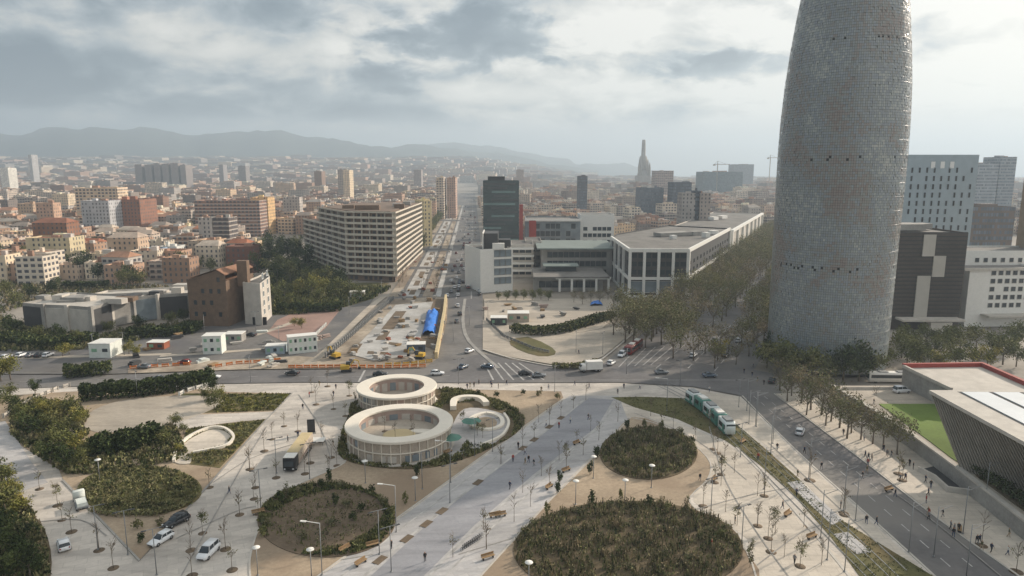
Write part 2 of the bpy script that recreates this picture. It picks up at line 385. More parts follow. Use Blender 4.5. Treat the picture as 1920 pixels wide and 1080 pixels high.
# sandy beds
bedM = [(478, 1130), (468, 1060), (478, 1010), (500, 962), (548, 916), (610, 886), (646, 868), (652, 846), (640, 828), (648, 792), (660, 762), (676, 742), (760, 734), (860, 730), (1052, 734), (1056, 746), (915, 846), (755, 962), (586, 1086), (520, 1140)]
sheet('sand_bed', bedM, .05, MAT['sand'])
ribbon('bed_edging', smooth([(470, 1090), (468, 1050), (478, 1010), (500, 962), (548, 916), (610, 886), (646, 868), (652, 846)], 3, False), .3, .10, MAT['conc'], .12)
ribbon('bed_edging', [(1058, 747), (915, 848), (755, 964), (586, 1088)], .3, .10, MAT['conc'], .12)
bedR = [(1186, 782), (1240, 796), (1300, 832), (1334, 868), (1326, 900), (1296, 930), (1300, 950), (1350, 990), (1400, 1034), (1425, 1110), (1300, 1200), (1000, 1200), (880, 1120), (900, 1080), (1030, 940), (1108, 862), (1150, 815)]
sheet('sand_bed', smooth(bedR, 2), .05, MAT['sand'])
ribbon('bed_edging', smooth([(1186, 784), (1240, 798), (1300, 834), (1332, 868), (1326, 900), (1296, 930), (1300, 950), (1350, 990), (1400, 1034), (1425, 1110)], 3, False), .3, .10, MAT['conc'], .12)
ribbon('bed_edging', [(1176, 790), (1108, 862), (1030, 940), (900, 1082), (860, 1130)], .3, .10, MAT['conc'], .12)
bedL = [(120, 903), (262, 1050), (385, 915), (497, 788), (545, 738), (420, 735), (330, 726), (120, 735), (-30, 745), (-120, 760), (-60, 800), (30, 830), (110, 880)]
sheet('sand_bed', bedL, .05, MAT['sand'])
ribbon('bed_edging', [(118, 901), (262, 1052), (386, 916), (498, 789), (547, 738)], .4, .14, MAT['grey'], .2)
sheet('grass', [(340, 738), (543, 739), (517, 770), (340, 776)], .09, MAT['grass'], .05)
sheet('grass', [(350, 806), (420, 795), (497, 787), (412, 878), (330, 868)], .09, MAT['grass'], .05)
sheet('path', [(330, 780), (520, 772), (500, 786), (420, 794), (345, 806), (320, 800)], .11, MAT['pave'], .05)
sheet('path', smooth([(158, 800), (175, 770), (240, 750), (360, 742), (420, 752), (370, 780), (300, 800), (200, 812)], 3), .12, MAT['path'], .07)
# left: pale path with a bed beyond it
sheet('mulch_bed', smooth([(-200, 880), (-60, 850), (20, 900), (60, 960), (90, 1010), (95, 1080), (60, 1160), (-300, 1200)], 3), .06, MAT['mulch'])
sheet('path', [(-60, 800), (10, 790), (60, 868), (90, 905), (30, 925), (-20, 870)], .08, MAT['walk'])
# planted ovals
OV = {'left': (262, 920, 117, 46), 'middle': (612, 976, 130, 70), 'far right': (1216, 850, 92, 50), 'near right': (1178, 1032, 216, 92)}
sheet('soil_oval', oval(*OV['left']), .16, MAT['grass'])
sheet('soil_oval', oval(*OV['middle']), .16, MAT['soil'])
sheet('soil_oval', oval(*OV['far right']), .16, MAT['mulch'])
sheet('soil_oval', oval(*OV['near right']), .16, MAT['mulch'])
ring_bed = smooth([(634, 838), (646, 862), (700, 876), (780, 880), (850, 868), (930, 836), (975, 806), (982, 784), (960, 764), (905, 742), (850, 730), (740, 734), (668, 752), (650, 790)], 4)
sheet('mulch_bed', ring_bed, .13, MAT['mulch'])
# tram grass
tg = [(1146, 745), (1200, 744), (1290, 747), (1345, 765), (1392, 805), (1440, 846), (1500, 900), (1560, 965), (1700, 1050), (1830, 1130), (2000, 1260), (1800, 1300), (1640, 1120), (1560, 1010), (1490, 930), (1420, 868), (1360, 826), (1270, 786), (1190, 764)]
sheet('tram_grass', tg, .05, MAT['grass'], .06)
sheet('tram_crossing', [(1475, 905), (1500, 902), (1580, 975), (1560, 985)], .08, MAT['walk'], .04)
sheet('tram_crossing', [(1562, 1002), (1590, 998), (1634, 1036), (1606, 1040)], .08, MAT['walk'], .04)
RAILC = [G(x, y).xy for x, y in smooth([(1235, 722), (1262, 735), (1292, 752), (1328, 778), (1366, 815), (1420, 868), (1500, 948), (1600, 1048), (1700, 1150)], 4, False)]
def offw(P, d):
    o = []
    for i, p in enumerate(P):
        t = (P[min(i + 1, len(P) - 1)] - P[max(i - 1, 0)]).normalized(); o.append(p + Vector((-t.y, t.x)) * d)
    return o
for o_ in (-.72, .72, 2.7, 4.14): ribbon('tram_rail', offw(RAILC, o_), .12, .10, MAT['metal'], .05, px=False)
ribbon('paving_strip', smooth([(1380, 838), (1440, 900), (1490, 958), (1560, 1040), (1600, 1090)], 3, False), .5, .07, MAT['conc'], .06)

for q in ([(400, 905), (470, 860), (560, 830)], [(330, 1010), (440, 960), (480, 950)], [(60, 980), (150, 975), (200, 1005)], [(560, 740), (600, 800), (620, 860)], [(500, 800), (440, 900), (340, 1080)], [(1290, 960), (1400, 930), (1480, 915)], [(1420, 1060), (1500, 1000), (1540, 985)], [(1330, 800), (1360, 900), (1420, 1000), (1500, 1110)], [(1190, 775), (1300, 822), (1400, 900)], [(860, 1040), (960, 1010)], [(640, 1050), (700, 1040)], [(1650, 905), (1760, 985), (1900, 1100)], [(1440, 830), (1560, 940), (1700, 1070)]):
    ribbon('drain_channel', smooth(q, 4, False), .22, .078, MAT['grey'], .005)
# road paint
mk = MB()
def dash(p0, p1, n, frac, w):
    a, c = G(*p0), G(*p1)
    for i in range(n):
        s_, e_ = a.lerp(c, i / n), a.lerp(c, (i + frac) / n); ribbon_mesh(mk, [s_, e_], w, Z0 + .09)
for i in range(6): dash((908 + i * 13, 680), (925 + i * 19, 712), 1, 1, .5)
for i in range(5): dash((1160 + i * 15, 688 - i), (1195 + i * 17, 652 - i), 1, 1, .35)
dash((1110, 712), (1400, 712), 1, 1, .25); dash((560, 706), (860, 704), 9, .5, .2); dash((0, 716), (500, 705), 14, .5, .2)
dash((672, 716), (684, 694), 1, 1, .6); dash((1290, 690), (1382, 598), 9, .55, .3); dash((1230, 690), (1345, 596), 9, .55, .3); dash((1340, 695), (1420, 600), 9, .55, .3)
for k in (.35, .68): dash((1392 + 60 * k, 742), (1760 + 130 * k, 1082), 16, .45, .2)
for k in (.55, .72, .88):
    dash((GVL(560) + (905 - GVL(560)) * k, 560), (GVL(350) + (GVR(350) - GVL(350)) * k, 350), 60, .5, .35)
o = mk.build('road_marking', MAT['line']); o['kind'] = 'structure'

# avenue works: slabs, pits, side strips (the ground plan of the building site)
sheet('site_gravel', [(560, 690), (600, 660), (650, 625), (700, 585), (735, 560), (840, 556), (838, 600), (820, 672), (795, 690), (640, 692)], Z0 + .10, MAT['gravel'], edge=False)
sheet('site_slab', [(655, 664), (705, 612), (742, 572), (812, 566), (786, 640), (768, 668), (700, 676)], Z0 + .28, MAT['slab'], .2)
for q in ([(715, 618), (742, 584), (762, 584), (738, 618)], [(704, 638), (716, 622), (732, 622), (722, 638)], [(652, 662), (664, 645), (680, 645), (668, 662)], [(688, 664), (690, 659), (728, 661), (728, 666)], [(728, 646), (730, 642), (748, 644), (746, 650)]):
    sheet('planting_pit', q, Z0 + .34, MAT['soil'], .06)
sheet('soil_trench', [(790, 596), (800, 562), (838, 560), (816, 652), (786, 650)], Z0 + .2, MAT['soil'], .1)
for k, (f0, f1, mt) in enumerate(((.0, .10, 'gravel'), (.14, .30, 'slab'), (.34, .44, 'gravel'), (.47, .52, 'slab'))):
    for (ya, yb) in ((556, 505), (500, 470), (466, 440), (437, 415), (412, 385)):
        x = lambda f, y: GVL(y) + (GVR(y) - GVL(y)) * f
        sheet('median_strip', [(x(f0, ya), ya), (x(f1, ya), ya), (x(f1, yb), yb), (x(f0, yb), yb)], Z0 + .2, MAT[mt], .1)
        if mt == 'slab' and k == 1:
            for j in range(3):
                y0 = ya + (yb - ya) * (j + .2) / 3; y1 = ya + (yb - ya) * (j + .75) / 3
                sheet('planting_pit', [(x(f0 + .05, y0), y0), (x(f1 - .05, y0), y0), (x(f1 - .05, y1), y1), (x(f0 + .05, y1), y1)], Z0 + .26, MAT['soil'], .06)
# left and right fields behind the crossing road
sheet('yard', [(-400, 700), (-300, 640), (40, 650), (230, 640), (400, 610), (520, 590), (640, 575), (700, 560), (640, 640), (560, 690), (480, 692), (200, 701)], Z0 + .14, MAT['asphalt_old'], .1)
sheet('yard', [(520, 600), (560, 582), (640, 578), (610, 615), (590, 632), (530, 640), (500, 625)], Z0 + .2, M('dusty red paving', lin(150, 124, 114), .9, .15, .1, var2=.1, scale2=1, coord='World'), .06)
sheet('gravel_verge', [(240, 690), (400, 676), (560, 668), (700, 678), (780, 682), (790, 690), (640, 691), (480, 692), (240, 700)], Z0 + .22, MAT['gravel'], .1)
sheet('museum_square', [(908, 560), (1150, 560), (1145, 600), (1130, 615), (1000, 640), (940, 600), (908, 600)], Z0 + .16, MAT['path'], .1)
sheet('corner_square', [(905, 600), (940, 600), (1000, 640), (1150, 612), (1190, 620), (1130, 668), (1086, 684), (1040, 684), (950, 668), (905, 655)], Z0 + .18, MAT['path'], .1)
sheet('grass', smooth([(955, 640), (990, 632), (1035, 652), (1040, 665), (1010, 668), (970, 655)], 2), Z0 + .26, MAT['grass'], .08)
ribbon('kerb', smooth([(905, 655), (960, 672), (1040, 687), (1090, 687), (1130, 672), (1190, 622)], 4, False), .6, Z0 + .3, MAT['conc'], .2)
sheet('park_ground', [(478, 590), (520, 480), (580, 490), (650, 530), (730, 530), (700, 560), (650, 575), (560, 590)], Z0 + .16, MAT['grass'], .05)
ribbon('footpath', smooth([(560, 690), (600, 668), (640, 630), (690, 580), (720, 556)], 3, False), 3, Z0 + .24, MAT['path'], .1)
ribbon('footpath', smooth([(935, 690), (880, 640), (868, 600), (872, 560)], 3, False), 1.3, Z0 + .14, MAT['grey'], .04)
for q in ([(300, 668), (420, 660), (540, 650), (600, 636)], [(400, 640), (480, 628), (560, 600)], [(30, 672), (160, 668), (320, 664)]):
    ribbon('footpath', smooth(q, 3, False), 2.6, Z0 + .21, MAT['path'], .05)

# ------------------------------------------------------------------ rising ground before the hills
def gz(X, Y):
    px = 960 + F * X / max(Y, 1) * .99; u = min(1, max(0, (Y - 1900) / 3600)); w = min(1, max(0, (1180 - px) / 330)); return 150 * u * u * (3 - 2 * u) * w * w * (3 - 2 * w)
b = MB(); V = []; NX, NY = 60, 24
for j in range(NY):
    for i in range(NX): Y = 1900 + 4200 * j / (NY - 1); X = Y * (-1.1 + 1.45 * i / (NX - 1)); V.append((X, Y, gz(X, Y) - (.25 if j else .6)))
b.faces(V, [(j * NX + i, j * NX + i + 1, (j + 1) * NX + i + 1, (j + 1) * NX + i) for j in range(NY - 1) for i in range(NX - 1)], True); o = b.build('rising_ground', MAT['ground']); o['kind'] = 'structure'

# ------------------------------------------------------------------ hills
def hills(name, prof, D, depth, rough, mat, seed):
    """ridge: prof gives pixel skyline; terrain strip with real depth"""
    b = MB(); n = 120; rows = 9; V = []; Fs = []
    for j in range(rows):
        s = j / (rows - 1)
        for i in range(n):
            x = prof[0][0] + (prof[-1][0] - prof[0][0]) * i / (n - 1)
            for k in range(len(prof) - 1):
                if prof[k][0] <= x <= prof[k + 1][0]:
                    u = (x - prof[k][0]) / (prof[k + 1][0] - prof[k][0]); y = prof[k][1] + (prof[k + 1][1] - prof[k][1]) * (3 * u * u - 2 * u ** 3)
            d = D + depth * (s - .7); X = (x - 960) / F * D * (1 + (s - .7) * depth / D)
            ridge = max(0, (322 - y) / F * D + 60) * (sin(min(1, s / .7) * pi / 2) ** 1.3 if s <= .7 else cos((s - .7) / .3 * pi / 2))
            nz = mnoise.fractal(Vector((X / 900 + seed, d / 900, 0)), .8, 2.1, 5) * rough * (.25 + min(1, 2 * (1 - s)) * s * 3)
            V.append((X, d, max(-5, ridge + nz * (0 if j in (0, rows - 1) else 1)) - .3))
    for j in range(rows - 1):
        for i in range(n - 1): Fs.append((j * n + i, j * n + i + 1, (j + 1) * n + i + 1, (j + 1) * n + i))
    b.faces(V, Fs, True); o = b.build(name, mat); o['kind'] = 'structure'; return o
MAT['hill'] = M('wooded hillside', lin(70, 76, 66), .95, .3, .004, var2=.2, scale2=.03, coord='World')
hills('hills', [(-700, 300), (-300, 272), (-100, 262), (0, 253), (35, 254), (75, 246), (110, 240), (140, 236), (170, 240), (215, 243), (280, 248), (330, 251), (375, 258), (410, 254), (470, 260), (520, 256), (600, 266), (660, 272), (720, 276), (790, 276), (850, 284), (940, 296), (1040, 306), (1120, 322)], 6600, 2200, 60, MAT['hill'], 3)
hills('hills', [(560, 318), (700, 285), (780, 276), (850, 270), (900, 275), (980, 284), (1060, 292), (1080, 304), (1160, 314), (1230, 324)], 8400, 1500, 40, MAT['hill'], 9)

# ------------------------------------------------------------------ the round tower
TW = (G(1550, 640) * 0); TD = 212.
TX = (1550 - 960) / F * (TD * cp + 50 * sp); TC = Vector((TX, TD, -.1))
PROF = [(0, 17.4), (8, 17.5), (30, 17.6), (50, 17.8), (65, 17.9), (75, 17.7), (85, 17.2), (95, 16.3), (105, 15.1), (112, 14.1), (120, 12.5), (128, 10.1), (135, 7.1), (140, 4.2), (143, 1.9), (144, .3)]
def rad(h):
    for i in range(len(PROF) - 1):
        if PROF[i][0] <= h <= PROF[i + 1][0]:
            u = (h - PROF[i][0]) / (PROF[i + 1][0] - PROF[i][0])
            a = PROF[max(i - 1, 0)]; d = PROF[min(i + 2, len(PROF) - 1)]
            return PROF[i][1] + (PROF[i + 1][1] - PROF[i][1]) * u
    return .3
def tower_mats():
    m = bpy.data.materials.new('enamelled panels behind glass'); m.use_nodes = True; t = NT(m.node_tree)
    out = t.add('ShaderNodeOutputMaterial'); p = t.add('ShaderNodeBsdfPrincipled', i_Roughness=.3); p.inputs['Specular IOR Level'].default_value = .7
    uv = t.add('ShaderNodeUVMap'); sep = t.add('ShaderNodeSeparateXYZ'); t.link(uv.outputs[0], sep.inputs[0])
    cell = t.add('ShaderNodeCombineXYZ'); t.link(t.math('FLOOR', sep.outputs[0]), cell.inputs[0]); t.link(t.math('FLOOR', sep.outputs[1]), cell.inputs[1])
    wn = t.add('ShaderNodeTexWhiteNoise', noise_dimensions='2D'); t.link(cell.outputs[0], wn.inputs['Vector'])
    big = t.noise(cell.outputs[0], .034, 6, .65, .7)
    v = t.math('ADD', t.math('MULTIPLY', big, 1.5), t.math('MULTIPLY', t.math('SUBTRACT', wn.outputs['Value'], .5), .26))
    v = t.math('SUBTRACT', v, .24)
    ramp = t.add('ShaderNodeValToRGB'); t.link(v, ramp.inputs[0]); e = ramp.color_ramp.elements
    e[0].position = .2; e[0].color = lin(132, 121, 115); e[1].position = .8; e[1].color = lin(166, 168, 164)
    for q, c in ((.34, lin(136, 129, 124)), (.44, lin(134, 139, 135)), (.55, lin(132, 140, 147)), (.68, lin(148, 154, 151))): ramp.color_ramp.elements.new(q).color = c
    t.link(ramp.outputs[0], p.inputs['Base Color']); t.link(p.outputs[0], out.inputs[0]); return m
MAT['skin'] = tower_mats()
MAT['skin_in'] = M('dark tower wall', lin(70, 72, 74), .7, .1, .3)
tower = empty('round_tower', TC); tag(tower, 'tall bullet-shaped round tower clad in grey-blue glass louvres', 'tower')
b = MB(); b.lathe([(rad(h) - .9, h) for h in range(0, 141, 4)], 72); b.build('inner_wall', MAT['skin_in'], tower)
b = MB(); NC = 176; rng = random.Random(3)
h = 1.0; row = 0
while h < 141.5:
    dark = any(abs(h - q) < .5 for q in (31.8, 63.5, 96.5))
    dh = .74
    for k in range(NC):
        if dark and rng.random() < .06: continue
        if row % 4 == 3 and False: continue
        t0 = 2 * pi * (k + .04) / NC; t1 = 2 * pi * (k + .96) / NC
        r0 = rad(h); r1 = rad(min(144, h + dh * .93))
        tl = rng.uniform(-.03, .03); tv = rng.uniform(-.05, .01) if rng.random() < .88 else rng.uniform(-.24, -.06); pr = rng.uniform(0, .07)
        b.smooth = False
        b.face([((r0 + pr - tl) * cos(t0), (r0 + pr - tl) * sin(t0), h), ((r0 + pr + tl) * cos(t1), (r0 + pr + tl) * sin(t1), h), ((r1 + pr + tl + tv) * cos(t1), (r1 + pr + tl + tv) * sin(t1), h + dh * .93), ((r1 + pr - tl + tv) * cos(t0), (r1 + pr - tl + tv) * sin(t0), h + dh * .93)],
               [(k + .1, row + .1), (k + .9, row + .1), (k + .9, row + .9), (k + .1, row + .9)])
    h += dh; row += 1
b.build('louvre_skin', MAT['skin'], tower)
b = MB()
for hh in range(5, 140, 4):
    r = rad(hh) - .35; b.lathe([(r - .3, hh - .08), (r + .38, hh - .08), (r + .38, hh + .08), (r - .3, hh + .08)], 72, cap=False)
b.build('walkway_grating', MAT['metal'], tower)
b = MB(); b.lathe([(.25, 143.6), (.2, 146), (.02, 149)], 8); b.build('lightning_rod', MAT['metal'], tower)
landmark('the round tower', 1550, 640)
# ------------------------------------------------------------------ buildings
def wall_shader(name, pu, pv, wu, wv, glass, sill=True, balc=0.0):
    """painted wall carrying its colour in 'Col'; far windows are laid out in metres along the wall"""
    m = bpy.data.materials.new(name); m.use_nodes = True; t = NT(m.node_tree)
    out = t.add('ShaderNodeOutputMaterial'); p = t.add('ShaderNodeBsdfPrincipled', i_Roughness=.85); p.inputs['Specular IOR Level'].default_value = .3
    a = t.add('ShaderNodeVertexColor', layer_name='Col'); uv = t.add('ShaderNodeUVMap'); s = t.add('ShaderNodeSeparateXYZ'); t.link(uv.outputs[0], s.inputs[0])
    u = t.math('DIVIDE', s.outputs[0], pu); v = t.math('DIVIDE', s.outputs[1], pv)
    fu = t.math('FRACT', u); fv = t.math('FRACT', v)
    iu = t.math('LESS_THAN', t.math('ABSOLUTE', t.math('SUBTRACT', fu, .5)), wu / 2); iv = t.math('LESS_THAN', t.math('ABSOLUTE', t.math('SUBTRACT', fv, .5)), wv / 2)
    cell = t.add('ShaderNodeCombineXYZ'); t.link(t.math('FLOOR', u), cell.inputs[0]); t.link(t.math('FLOOR', v), cell.inputs[1])
    wn = t.add('ShaderNodeTexWhiteNoise', noise_dimensions='2D'); t.link(cell.outputs[0], wn.inputs['Vector'])
    win = t.math('MULTIPLY', t.math('MULTIPLY', iu, iv), t.math('GREATER_THAN', wn.outputs['Value'], .12))
    g = t.add('ShaderNodeNewGeometry'); n = t.remap(t.noise(g.outputs['Position'], .12, 5, .65), .25, .75, .8, 1.15)
    cm = t.add('ShaderNodeCombineColor'); [t.link(n, cm.inputs[i]) for i in range(3)]
    base = t.mix(1.0, a.outputs[0], cm.outputs[0], 'MULTIPLY')
    if balc: base = t.mix(t.math('MULTIPLY', t.math('GREATER_THAN', fv, 1 - balc), .7), base, lin(196, 188, 178))
    gl = t.mix(wn.outputs['Value'], glass, tuple(min(1, q * 2.6) for q in glass[:3]) + (1,))
    t.link(t.mix(win, base, gl), p.inputs['Base Color']); t.link(p.outputs[0], out.inputs[0]); return m
MAT['city_a'] = wall_shader('rendered facade with small windows', 3.0, 3.1, .36, .52, lin(66, 66, 68))
MAT['city_b'] = wall_shader('facade with balcony bands', 3.6, 3.1, .62, .50, lin(58, 58, 62), balc=.30)
MAT['city_c'] = wall_shader('office facade', 1.6, 3.6, .78, .58, lin(72, 80, 88))
MAT['city_roof'] = M('city roof', (1, 1, 1, 1), .9, .25, .1, var2=.15, scale2=.7, attr=True, coord='World')
WM = [MAT['city_a'], MAT['city_b'], MAT['city_c'], MAT['city_roof']]

def rect(c, w, d, rz):
    ux, uy = Vector((cos(rz), sin(rz))), Vector((-sin(rz), cos(rz))); c = Vector((c[0], c[1]))
    return [c - ux * w / 2 - uy * d / 2, c + ux * w / 2 - uy * d / 2, c + ux * w / 2 + uy * d / 2, c - ux * w / 2 + uy * d / 2]
def city_block(b, poly, z, h, wc, rc, style, rng, parapet=.9, hip=False):
    """walls, set back roof deck inside a parapet, stair hut and tanks, all as real shapes in builder b"""
    c = sum((Vector(p) for p in poly), Vector((0, 0))) / len(poly); ins = [Vector(p) + (c - Vector(p)).normalized() * .5 for p in poly]
    b.mi = style; b.cc = wc; b.prism(poly, z, z + h, top=False)
    if hip:
        b.mi = 3; b.cc = rc; e = [Vector(p) + (Vector(p) - c).normalized() * .5 for p in poly]
        m0 = (e[0] + e[3]) / 2; m1 = (e[1] + e[2]) / 2; m0, m1 = m0.lerp(m1, .18), m1.lerp(m0, .18); zr = h + z + min((e[0] - e[3]).length, 14) * .22
        E = [(q.x, q.y, z + h) for q in e]; A = (m0.x, m0.y, zr); B = (m1.x, m1.y, zr)
        b.face([E[0], E[1], B, A]); b.face([E[1], E[2], B]); b.face([E[2], E[3], A, B]); b.face([E[3], E[0], A]); return
    b.mi = 3; b.cc = tuple(q * .95 for q in wc); n = len(poly)
    for i in range(n):
        p, q, r, s = Vector(poly[i]), Vector(poly[(i + 1) % n]), ins[(i + 1) % n], ins[i]
        b.face([(p.x, p.y, z + h), (q.x, q.y, z + h), (r.x, r.y, z + h), (s.x, s.y, z + h)]); b.face([(s.x, s.y, z + h), (r.x, r.y, z + h), (r.x, r.y, z + h - parapet), (s.x, s.y, z + h - parapet)])
    b.cc = rc; b.face([(q.x, q.y, z + h - parapet) for q in ins])
    w = (Vector(poly[1]) - Vector(poly[0])); rz = atan2(w.y, w.x); L = w.length; D = (Vector(poly[2]) - Vector(poly[1])).length
    for k in range(rng.choice((1, 2, 2, 3))):
        u, v = rng.uniform(-.32, .32), rng.uniform(-.32, .32); q = c + Vector((cos(rz), sin(rz))) * u * L + Vector((-sin(rz), cos(rz))) * v * D
        s = rng.uniform(.12, .28) * min(L, D); hh = rng.uniform(1.6, 3.2); b.mi = 3; b.cc = rng.choice((wc, (.55, .52, .48), (.35, .22, .16), tuple(min(.7, x * 1.3) for x in wc)))
        b.box((q.x, q.y, z + h - parapet + hh / 2), (s * rng.uniform(1, 1.8), s, hh), rz)
def lc(r, g, b_): return lin(r, g, b_)[:3]
FOOT = []
def blk(name, label, x0, x1, yb, yt, depth, wc, rc=(150, 140, 130), style=0, skew=0.0, hip=False, d=None, cat='building', seed=1, lm=None, z=-.15):
    """a block whose front stands between picture columns x0,x1 on row yb (or at distance d) and reaches row yt"""
    if d is not None:
        fy = d; X0 = (x0 - 960) / F * (fy * cp + 30 * sp); X1 = (x1 - 960) / F * (fy * cp + 30 * sp); A = Vector((X0, d)); B = Vector((X1, d))
        dy = -(yt - 540) / F; h = CAMH + d * (-sp + dy * cp) / (cp + dy * sp)
    else: A = G(x0, yb).xy; B = G(x1, yb).xy; h = HT((x0 + x1) / 2, yb, yt)
    ux = (B - A).normalized(); n = Vector((-ux.y, ux.x))
    if skew: r = Matrix.Rotation(skew, 2); ux2 = r @ ux; B = A + ux2 * (B - A).length; n = Vector((-ux2.y, ux2.x))
    poly = [A, B, B + n * depth, A + n * depth]; c = sum(poly, Vector((0, 0))) / 4; FOOT.append((c.x, c.y, max((B - A).length, depth) * .62))
    b = MB(); city_block(b, [p - c for p in poly], 0, h - z, lc(*wc), lc(*rc), style, random.Random(seed), hip=hip)
    o = b.build(name, WM, loc=(c.x, c.y, z)); tag(o, label, cat)
    if lm: g = PX((c.x, c.y, h * .6)); landmark(lm, *g)
    return o
_WIN = {}
def window_mesh(w, h, gm, fm):
    k = (w, h, gm, fm)
    if k not in _WIN:
        b = MB(); b.mi = 0; b.box((0, 0, 0), (w, .1, h)); b.mi = 1; f = .09
        for cx, cz, sx, sz in ((0, h / 2, w + 2 * f, f), (0, -h / 2 - .03, w + .3, f + .06), (-w / 2 - f / 2, 0, f, h), (w / 2 + f / 2, 0, f, h)): b.box((cx, -.04, cz), (sx, .2, sz))
        o = b.build('window', [MAT[gm], MAT[fm]]); _WIN[k] = o.data; bpy.data.objects.remove(o)
    return _WIN[k]
def windows(par, A, B, z0, dz, rows, cols, w, h, gm='glass', fm='white', skip=0., m0=.08, rng=random.Random(5), name='window'):
    """individual windows on the wall from A to B (local xy of the thing); outside is to the right of A->B"""
    A, B = Vector((A[0], A[1])), Vector((B[0], B[1])); d = (B - A); rz = atan2(d.y, d.x); me = window_mesh(w, h, gm, fm)
    for r in range(rows):
        for k in range(cols):
            if rng.random() < skip: continue
            f = m0 + (1 - 2 * m0) * ((k + .5) / cols); p = A + d * f; n = Vector((d.y, -d.x)).normalized() * .02
            o = bpy.data.objects.new(name, me); col.objects.link(o); o.parent = par; o.location = (p.x + n.x, p.y + n.y, z0 + r * dz + dz / 2); o.rotation_euler.z = rz
def house(name, label, poly, h, wallm, roofm, cat='building', z=-.15, parapet=.7, lm=None):
    """poly: world points; returns the thing (Empty), its local polygon counter-clockwise"""
    P = [Vector((p[0], p[1])) for p in poly]; A = sum(P[i].x * P[(i + 1) % len(P)].y - P[(i + 1) % len(P)].x * P[i].y for i in range(len(P)))
    if A < 0: P.reverse()
    c = sum(P, Vector((0, 0))) / len(P); Lp = [p - c for p in P]; t = empty(name, (c.x, c.y, z)); tag(t, label, cat); H = h - z
    b = MB(); b.prism(Lp, 0, H, top=False)
    ins = [p - p.normalized() * .45 for p in Lp]; n = len(Lp)
    for i in range(n):
        p, q, r, s = Lp[i], Lp[(i + 1) % n], ins[(i + 1) % n], ins[i]
        b.face([(p.x, p.y, H), (q.x, q.y, H), (r.x, r.y, H), (s.x, s.y, H)]); b.face([(s.x, s.y, H), (r.x, r.y, H), (r.x, r.y, H - parapet), (s.x, s.y, H - parapet)])
    b.build('wall', MAT[wallm], t); b = MB(); b.face([(q.x, q.y, H - parapet + .01) for q in ins]); b.build('roof', MAT[roofm], t)
    FOOT.append((c.x, c.y, max(p.length for p in Lp)))
    if lm: landmark(lm, *PX((c.x, c.y, h * .6)))
    return t, Lp, H
def boxes(par, name, mat, L, separate=True):
    """L of (centre, dims, rz) boxes; each its own part unless separate is False"""
    if separate:
        for c, d, rz in L: b = MB(); b.box(c, d, rz); b.build(name, MAT[mat], par)
    else:
        b = MB()
        for c, d, rz in L: b.box(c, d, rz)
        b.build(name, MAT[mat], par)
def off(P, d):
    """offset an open polyline to its right side by d"""
    o = []
    for i, p in enumerate(P):
        a = (P[i] - P[i - 1]).normalized() if i > 0 else None; c = (P[i + 1] - P[i]).normalized() if i < len(P) - 1 else None
        if a is None: a = c
        if c is None: c = a
        n1, n2 = Vector((a.y, -a.x)), Vector((c.y, -c.x)); n = (n1 + n2).normalized(); o.append(p + n * d / max(.3, n.dot(n1)))
    return o
def band(b, P, o0, o1, z0, z1):
    a, c = off(P, o0), off(P, o1)
    for i in range(len(P) - 1):
        p, q, r, s = a[i], a[i + 1], c[i + 1], c[i]
        V = [(v.x, v.y, z) for z in (z0, z1) for v in (p, q, r, s)]; b.faces(V, [(0, 1, 2, 3), (7, 6, 5, 4), (4, 5, 1, 0), (5, 6, 2, 1), (6, 7, 3, 2), (7, 4, 0, 3)], False)

# --- balcony apartment block
MAT['balc_wall'] = wall_shader('brown recessed flat fronts', 3.0, 3.15, .62, .62, lin(54, 52, 52)); MAT['parapet'] = M('pale balcony front', lin(196, 188, 174), .8, .08, .3)  # brown is the recessed wall's own colour
L_, M_, C_, R_ = G(577, 490).xy, G(655, 524).xy, G(741, 528).xy, G(789, 480).xy
bk = [G(735, 474).xy, G(640, 480).xy]
t = empty('apartment_block', (C_.x, C_.y, -.15)); tag(t, 'long eleven storey apartment block wrapped in pale horizontal balcony bands', 'apartment block')
org = C_.copy(); FR = [p - org for p in (L_, M_, C_, R_)]; BKP = [p - org for p in bk]; FH = 3.15; NF = 11
s_ = FR[0].lerp(FR[1], .4)
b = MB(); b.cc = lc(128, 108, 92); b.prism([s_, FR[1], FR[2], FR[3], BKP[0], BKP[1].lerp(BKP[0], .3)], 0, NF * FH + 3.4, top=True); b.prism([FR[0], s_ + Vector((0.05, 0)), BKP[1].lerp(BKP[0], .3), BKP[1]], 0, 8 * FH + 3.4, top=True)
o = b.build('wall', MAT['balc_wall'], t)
for fl in range(NF + 1):
    z = 3.4 + fl * FH
    line = FR if fl <= 8 else [s_, FR[1], FR[2], FR[3]]
    b = MB(); band(b, line, -.05, 1.7, z - .15, z + .12); band(b, line, 1.55, 1.7, z + .12, z + (1.05 if fl < NF else .7)); b.build('balcony', MAT['parapet'], t)
b = MB()
for i, P in enumerate((FR[0], FR[1], FR[2])):
    Q = (FR[1], FR[2], FR[3])[i]; n = (7, 6, 14)[i]; dd = (Q - P); nn = Vector((dd.y, -dd.x)).normalized()
    for k in range(n + 1):
        p = P.lerp(Q, k / n) + nn * .75; top = NF if not (i == 0 and k / n < .4) else 8
        bb = MB(); bb.box((p.x, p.y, 3.4 + top * FH / 2), (.3, 1.45, top * FH - .4), atan2(dd.y, dd.x)); bb.build('partition', MAT['parapet'], t)
b = MB(); P5 = [s_, FR[1], FR[2], FR[3], BKP[0], BKP[1].lerp(BKP[0], .3)]; zc = sum(P5, Vector((0, 0))) / 6
b.prism([p.lerp(zc, .12) for p in P5], NF * FH + 3.42, NF * FH + 3.7); b.build('roof', M('brown roof terrace', lin(120, 104, 92), .9, .2, .2), t)
